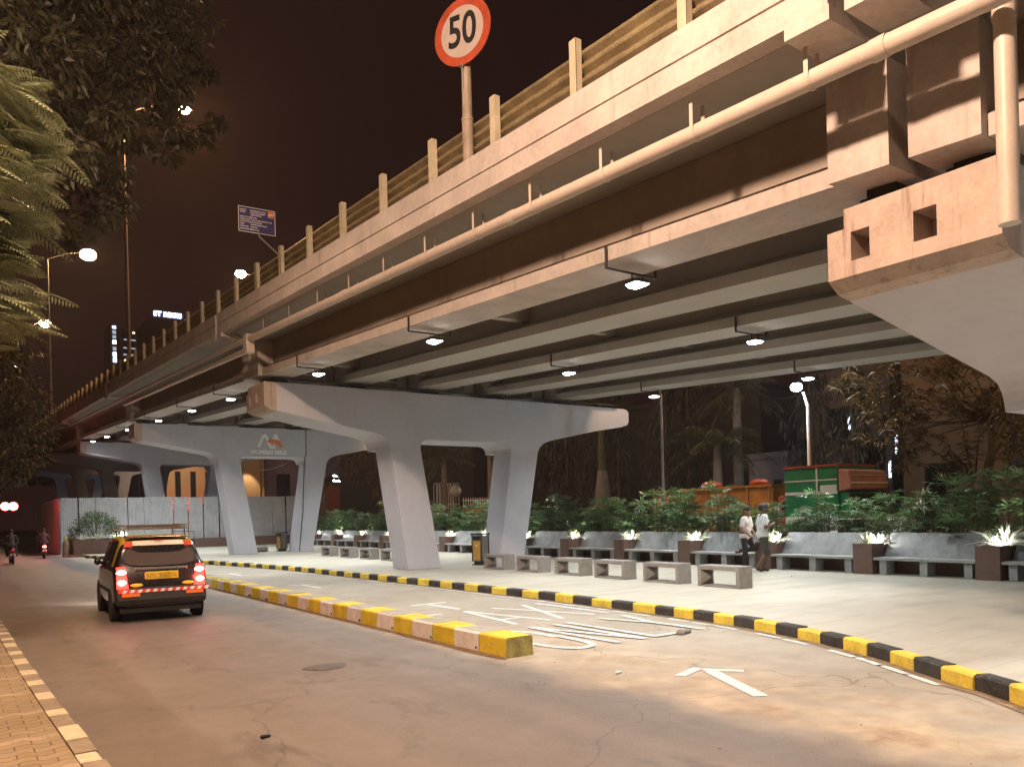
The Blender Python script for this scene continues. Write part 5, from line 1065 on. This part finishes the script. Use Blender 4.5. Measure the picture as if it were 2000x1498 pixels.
# ------------------------------------------------------------------ buildings beyond the far road
M_och = mat('ochre_wall', (.17,.115,.07), .85, .12, .8, .15, streak=.3, dirt=(.2,.12,.06)); M_grw = mat('grey_wall', (.10,.095,.10), .85, .12, .8, .1, streak=.3); M_blw = mat('bluish_wall', (.22,.24,.33), .85, .1, .8); M_orw = mat('orange_wall', (.40,.27,.155), .85, .1, .8, streak=.25); M_puw = mat('lilac_wall', (.22,.18,.30), .85, .1, .8); M_pinkw = mat('red_brick_wall', (.40,.10,.07), .85, .15, 1.5); M_dkw = mat('dark_facade', (.022,.019,.02), .8, .2, .3)
M_win = glass('dark_window', (.015,.015,.018)); M_wlit = emit('cool_lit_strip', (.75,.85,1.), 2.5); M_wlit2 = emit('warm_lit_window', (1.,.75,.45), 2.2)
def building(label, x0, x1, y0, y1, H, m, wins=(), face='x', z0=ZR):
    t = thing('building', label, 'building', ((x0+x1)/2,(y0+y1)/2,z0)); cx_, cy_ = (x0+x1)/2, (y0+y1)/2
    MB().box(x0-cx_,x1-cx_,y0-cy_,y1-cy_,0,H).build('wall', m, t); MB().box(x0-cx_-.12,x1-cx_+.12,y0-cy_-.12,y1-cy_+.12,H+.003,H+.35).build('roof_edge', m, t)
    for (a,b,z_a,z_b,mm) in wins:
        if face == 'x': f = MB().box(x0-cx_-.06,x0-cx_-.003,a-cy_,b-cy_,z_a,z_b).build('window', M_dkw, t); MB().box(x0-cx_-.075,x0-cx_-.062,a-cy_+.08,b-cy_-.08,z_a+.08,z_b-.08).build('pane', mm, f)
        else: f = MB().box(a-cx_,b-cx_,y0-cy_-.06,y0-cy_-.003,z_a,z_b).build('window', M_dkw, t); MB().box(a-cx_+.08,b-cx_-.08,y0-cy_-.075,y0-cy_-.062,z_a+.08,z_b-.08).build('pane', mm, f)
    return t
b = building('ochre walled building with a grilled window behind the right trees', 36,44,5,19.2,9.5,M_och,[(13.2,14.7,3.2,4.6,M_win),(16.8,18.2,1.6,3.6,M_win)])
gm = MB()
for zz in np.arange(3.28,4.55,.12): gm.box(35.9-40,35.92-40,13.25-12.1,14.65-12.1,zz,zz+.03)
gm.build('window_grille', M_bark, b)
b = building('grey building with pale cool-lit edges behind the dark trees', 37,45,20.3,24.8,8.4,M_grw,[(20.6,21.6,3.4,5.,M_win),(22.4,23.6,5.2,6.8,M_win)])
for (yy,za,zb_) in ((19.9,4.2,5.2),(20.25,3.1,3.9),(22.3,5.6,6.5)): MB().box(36.8-41,36.86-41,yy-22.55,yy+.10-22.55,za,zb_).build('lit_strip', M_wlit, b)
building('bluish building glimpsed by the right leg of the middle pier', 46,54,56,64,7.6,M_blw,[(58,60,2.5,4.5,M_win)])
building('blue-lit house front behind the orange lorry and the palm', 38,45,26.8,29.4,4.6,M_blw,[(27.2,27.7,1.2,3.4,M_win),(28.4,28.8,1.2,3.4,M_wlit)])
building('long dark building behind the row of hanging trees', 40,48,30,55,9,M_dkw)
building('dark block closing the view between the pier legs', 36,44,56,84,10,M_dkw)
p = at_y(325,930,95); q = at_y(388,930,95)
building('orange-lit building with tall slot windows above the sheet fence', p.x,q.x+1.2,95,103,9.2,M_orw,[(p.x+.9+k*1.65,p.x+1.5+k*1.65,4.6,7.8,M_win) for k in range(3)],'y')
aw = MB().box(p.x-1,q.x+1.2,94.2,94.8,3.3,4.25).build('awning', emit('red_glow_sign', (1,.04,.02), 1.2)); tag(aw, 'glowing red awning below the slot-windowed building', 'awning')
p = at_y(455,930,90); q = at_y(516,930,90); building('warm ochre wall with a pale cone of lamplight between the logo pier legs', p.x-1.5,q.x,90,97,10.5,M_orw,[(p.x-.7,p.x+.6,5.2,8.4,M_win)],'y')
light('wall_lamp_light', 'SPOT', (q.x-2.0,88.4,8.6), 1100, (1,.72,.42), None, .1, (R(18),0,0), 62, .5)
bq_ = at_y(355,930,90); light('wall_lamp_light', 'SPOT', (bq_.x,88.5,8.5), 1500, (1,.70,.45), None, .2, (R(72),0,0), 95, .8)
q2 = at_y(575,930,92); building('lilac building with a dark framed window between the logo pier legs', q.x+.1,q2.x+4,92,99,12,M_puw,[(at_y(540,930,92).x,at_y(566,930,92).x,3.6,7.4,M_win)],'y')
t = MB().lathe([(1.5,0),(1.6,.6),(1.4,1.5),(.6,2.1)],14).build('water_tank', M_orange); t.location = at_y(524,990,86)-V((0,0,1.3)); tag(t, 'rounded orange tank showing over the sheet fence', 'tank')
c = MB(); a_, b_ = at_y(462,908,70), at_y(560,905,70); c.tube([tuple(a_.lerp(b_,s_)-V((0,0,.55*math.sin(s_*math.pi)))) for s_ in np.linspace(0,1,12)], .035, 5); tag(c.build('wire', M_wh), 'sagging pale wire strung between the logo pier legs', 'wire')
t = MB().tube([tuple(at_y(474,905,72)),tuple(at_y(474,1000,72))], .05, 6).build('thin_pole', M_wh); tag(t, 'thin pale pole rising over the fence between the logo pier legs', 'pole')
p = at_y(614,970,88); building('red brick wall lit beyond the fence at the end of the planter wall', p.x,p.x+5,88,92,6.0,M_pinkw,(),'y')
# bright cold lamps far down the street
M_cold = emit('cold_lamp', (.55,.8,1.), 160.)
def cold(label, u, v_, Y, H, sz, power): 
    p = at_y(u,v_,Y); t = thing('street_lamp', label, 'street lamp', (p.x+.9,p.y,ZR), 0, 'cold white lamps down the far street'); h = p.z-ZR
    MB().tube([(0,0,0),(0,0,h-.5),(-.3,0,h),(-.9,0,h+.12)], [.09,.07,.05,.04], 8).build('pole', M_wh, t); MB().sphere((-.9,0,h), sz, 0, 12, (1.2,1,.7)).build('bulb', M_cold, t); light('lamp_light', 'POINT', (-.9,0,h-.4), power, (.7,.87,1), t, .2)
cold('cold white street lamp seen left of the middle pier, higher of two', 655,943,96,8,.55,1500); cold('cold white floodlight low over the planter palms, lower of two', 681,977,100,6,.8,1800)
cold('small cold lamp above the higher bright lamp left of the middle pier', 653,930,120,8,.28,200)
def slim(label, x, y, top, arm, pw, col, lens, r=.06):
    street_lamp(label, x, y, ZR, top, arm, -1, pw, col, lens, r, 0, .25, 'lamp posts by the far road', None, .2)
slim('thin pale lamp pole rising past the deck edge right of the middle pier', 21.3,20.3,9.4,.2,900,(1.,.6,.34),M_lamp)
slim('thin pole seen between the legs of the middle pier', 20.6,39.6,8.6,.2,500,(1.,.6,.34),M_lamp, .05)
t = thing('street_lamp', 'cold white street lamp with upturned head above the lorries', 'street lamp', (26.3,17.6,ZR)); MB().tube([(0,0,0),(0,0,5.6),(-.1,.1,6.1)],[.08,.06,.05],8).build('pole', M_wh, t); MB().sphere((-.28,.28,6.3),.2,0,12,(1.2,1,.75)).build('bulb', M_cold, t); light('lamp_light','POINT',(-.5,.4,5.9),380,(.85,.93,1),t,.2)
t = thing('street_lamp', 'lamp post on the far pavement beyond the right picture edge', 'street lamp', (27.5,4.,ZR)); MB().tube([(0,0,0),(0,0,8.)],[.09,.05],8).build('pole', M_pole, t); MB().sphere((0,0,8.1),.2).build('bulb', M_lamp, t); light('lamp_light','POINT',(0,0,7.8),750,(1,.6,.32),t,.2)
# gate with hooped railing and globe
p = at_y(890,955,50); gt = thing('globe_lamp', 'pale unlit globe lamp on the gate pillar between the pier legs', 'lamp', (p.x,50,ZR)); MB().lathe([(.06,0),(.06,p.z-.2)],8).build('pole', M_pole, gt); MB().sphere((0,0,p.z),.42,0,16).build('globe', M_wh, gt)
a_, b_ = at_y(848,985,52), at_y(884,985,52); hr = thing('railing', 'white hooped railing beyond the planter palms', 'railing', (a_.x,52,0)); m = MB(); L = b_.x-a_.x+.5; n = 9
for k in range(n): x_ = k*L/n; m.tube([(x_,0,2.2)]+[(x_+.16-.16*math.cos(q_),0,4.0+.22*math.sin(q_)) for q_ in np.linspace(0,math.pi,7)]+[(x_+.32,0,2.2)],.022,5)
m.tube([(0,0,2.6),(L,0,2.6)],.03,5); m.build('hoops', M_wh, hr); MB().box(-.1,L+.2,.1,.4,ZR,2.2).build('base_wall', M_och, hr)
p = at_y(905,985,52); gw = thing('boundary_wall', 'orange-lit wall with vertical railings right of the globe lamp', 'wall', (p.x,52,ZR)); MB().box(0,4.2,0,.3,0,2.4).build('wall', M_orw, gw); m = MB()
for x_ in np.arange(.1,4.2,.22): m.box(x_-.02,x_+.02,.1,.14,2.4,3.25)
m.box(0,4.2,.09,.15,3.0,3.06).build('rails', M_wh, gw)
light('gate_light','POINT',(p.x+2,49.5,4.5),160,(1,.62,.4),None,.2)
w1 = MB().tube([tuple(at_x(1050,800,30).lerp(at_x(2010,690,27),s_)-V((0,0,.8*math.sin(s_*math.pi)))) for s_ in np.linspace(0,1,20)],.012,4); tag(w1.build('wire', M_black), 'thin overhead wire crossing before the right-hand trees', 'wire')
# ------------------------------------------------------------------ far towers and their lit signs
M_sig = emit('sign_blue_white', (.62,.78,1.), 6.); M_sigd = emit('sign_dim', (.35,.40,.5), 1.2)
Yt = 300.
def tower(label, u0, u1, v0, depth, wins):
    a, b = at_y(u0,v0,Yt), at_y(u1,v0,Yt); t = thing('tower', label, 'tower', (a.x,Yt,ZR)); MB().box(0,b.x-a.x,0,depth,0,a.z-ZR).build('wall', M_dkw, t)
    for (p,q,z0,z1,mm) in wins: MB().box(p,q,-.3,-.05,z0,z1).build('window', mm, t)
    return t, a, b
h0 = at_y(247,690,Yt).z-ZR
t, a, b = tower('dark tower with rows of dim lit windows far behind the flyover lamp', 236,262,640,22,[(.8,4.6,h0+4.5,h0+4.9,M_sigd),(.6,4.4,h0+1.6,h0+2.0,M_sigd),(.6,4.2,h0-.8,h0-.3,M_sigd),(3.6,4.4,h0+7.,h0+7.6,M_wlit2),(.8,4.4,h0-3.4,h0-2.2,M_wlit2)])
t, a, b = tower('slim dark tower carrying a vertical blue-white lit sign', 215,226,632,14,[])
for k,(dz,mm,hh_) in enumerate(((1.2,M_sig,.8),(2.9,M_sigd,1.1),(4.5,M_sigd,1.0),(6.3,M_sig,1.3),(8.6,M_sigd,1.2),(10.6,M_sig,1.5),(12.5,M_sig,1.5))): MB().box(.6,1.7,-.5,-.2,a.z-ZR-dz-hh_/2,a.z-ZR-dz+hh_/2).build('sign_letter', mm, t)
a = at_y(300,612,Yt); t = thing('tower', 'dark hotel tower under the blue-white roof sign', 'tower', (a.x-2,Yt+1.2,ZR)); MB().box(0,26,0,20,0,a.z-ZR-2.).build('wall', M_dkw, t)
sg = thing('roof_sign', 'blue-white lit roof sign partly hidden by a crash barrier post', 'sign', (a.x,Yt,a.z)); M = Matrix.Rotation(R(90),4,'X')
text('lettering', 'ST REGIS', 2.3, M_sig, sg, M, .15, .08, 1.05, 'LEFT'); MB().box(-.3,10.6,.3,.5,-1.2,1.2).build('backing', M_blue, sg)
# small blue gantry board slung on the far deck edge
t = thing('direction_sign', 'small violet-lit sign hung on the far edge of the flyover', 'sign', tuple(at_x(72,880,6.05))); MB().box(-.05,.05,-2.8,2.8,-1.0,1.1).build('board', M_blue, t); MB().box(-.08,-.052,-.5,-.2,-3.2,-2.2).build('marker_plate', M_wh, t); MB().box(-.05,.05,-.4,-.3,-2.2,-1.0).build('bracket', M_dark, t)
#light('violet_sign_light','POINT',tuple(at_x(72,870,4.6)),14,(.6,.35,1.),None,.2)
# ------------------------------------------------------------------ smoggy night air
hz = MB().box(-70,150,-60,345,-1.3,95).build('haze', None) if 0 else None
_m = bpy.data.materials.new('haze_air'); _m.use_nodes = True; _n = _m.node_tree; _n.nodes.clear(); _o = _n.nodes.new('ShaderNodeOutputMaterial'); _v = _n.nodes.new('ShaderNodeVolumePrincipled')
_v.inputs['Color'].default_value = (.9,.74,.68,1); _v.inputs['Density'].default_value = .00042; _v.inputs['Anisotropy'].default_value = .3; _n.links.new(_v.outputs[0], _o.inputs['Volume'])
_h = MB().box(-70,150,-60,345,-1.3,95).build('haze', _m); _h['kind'] = 'stuff'
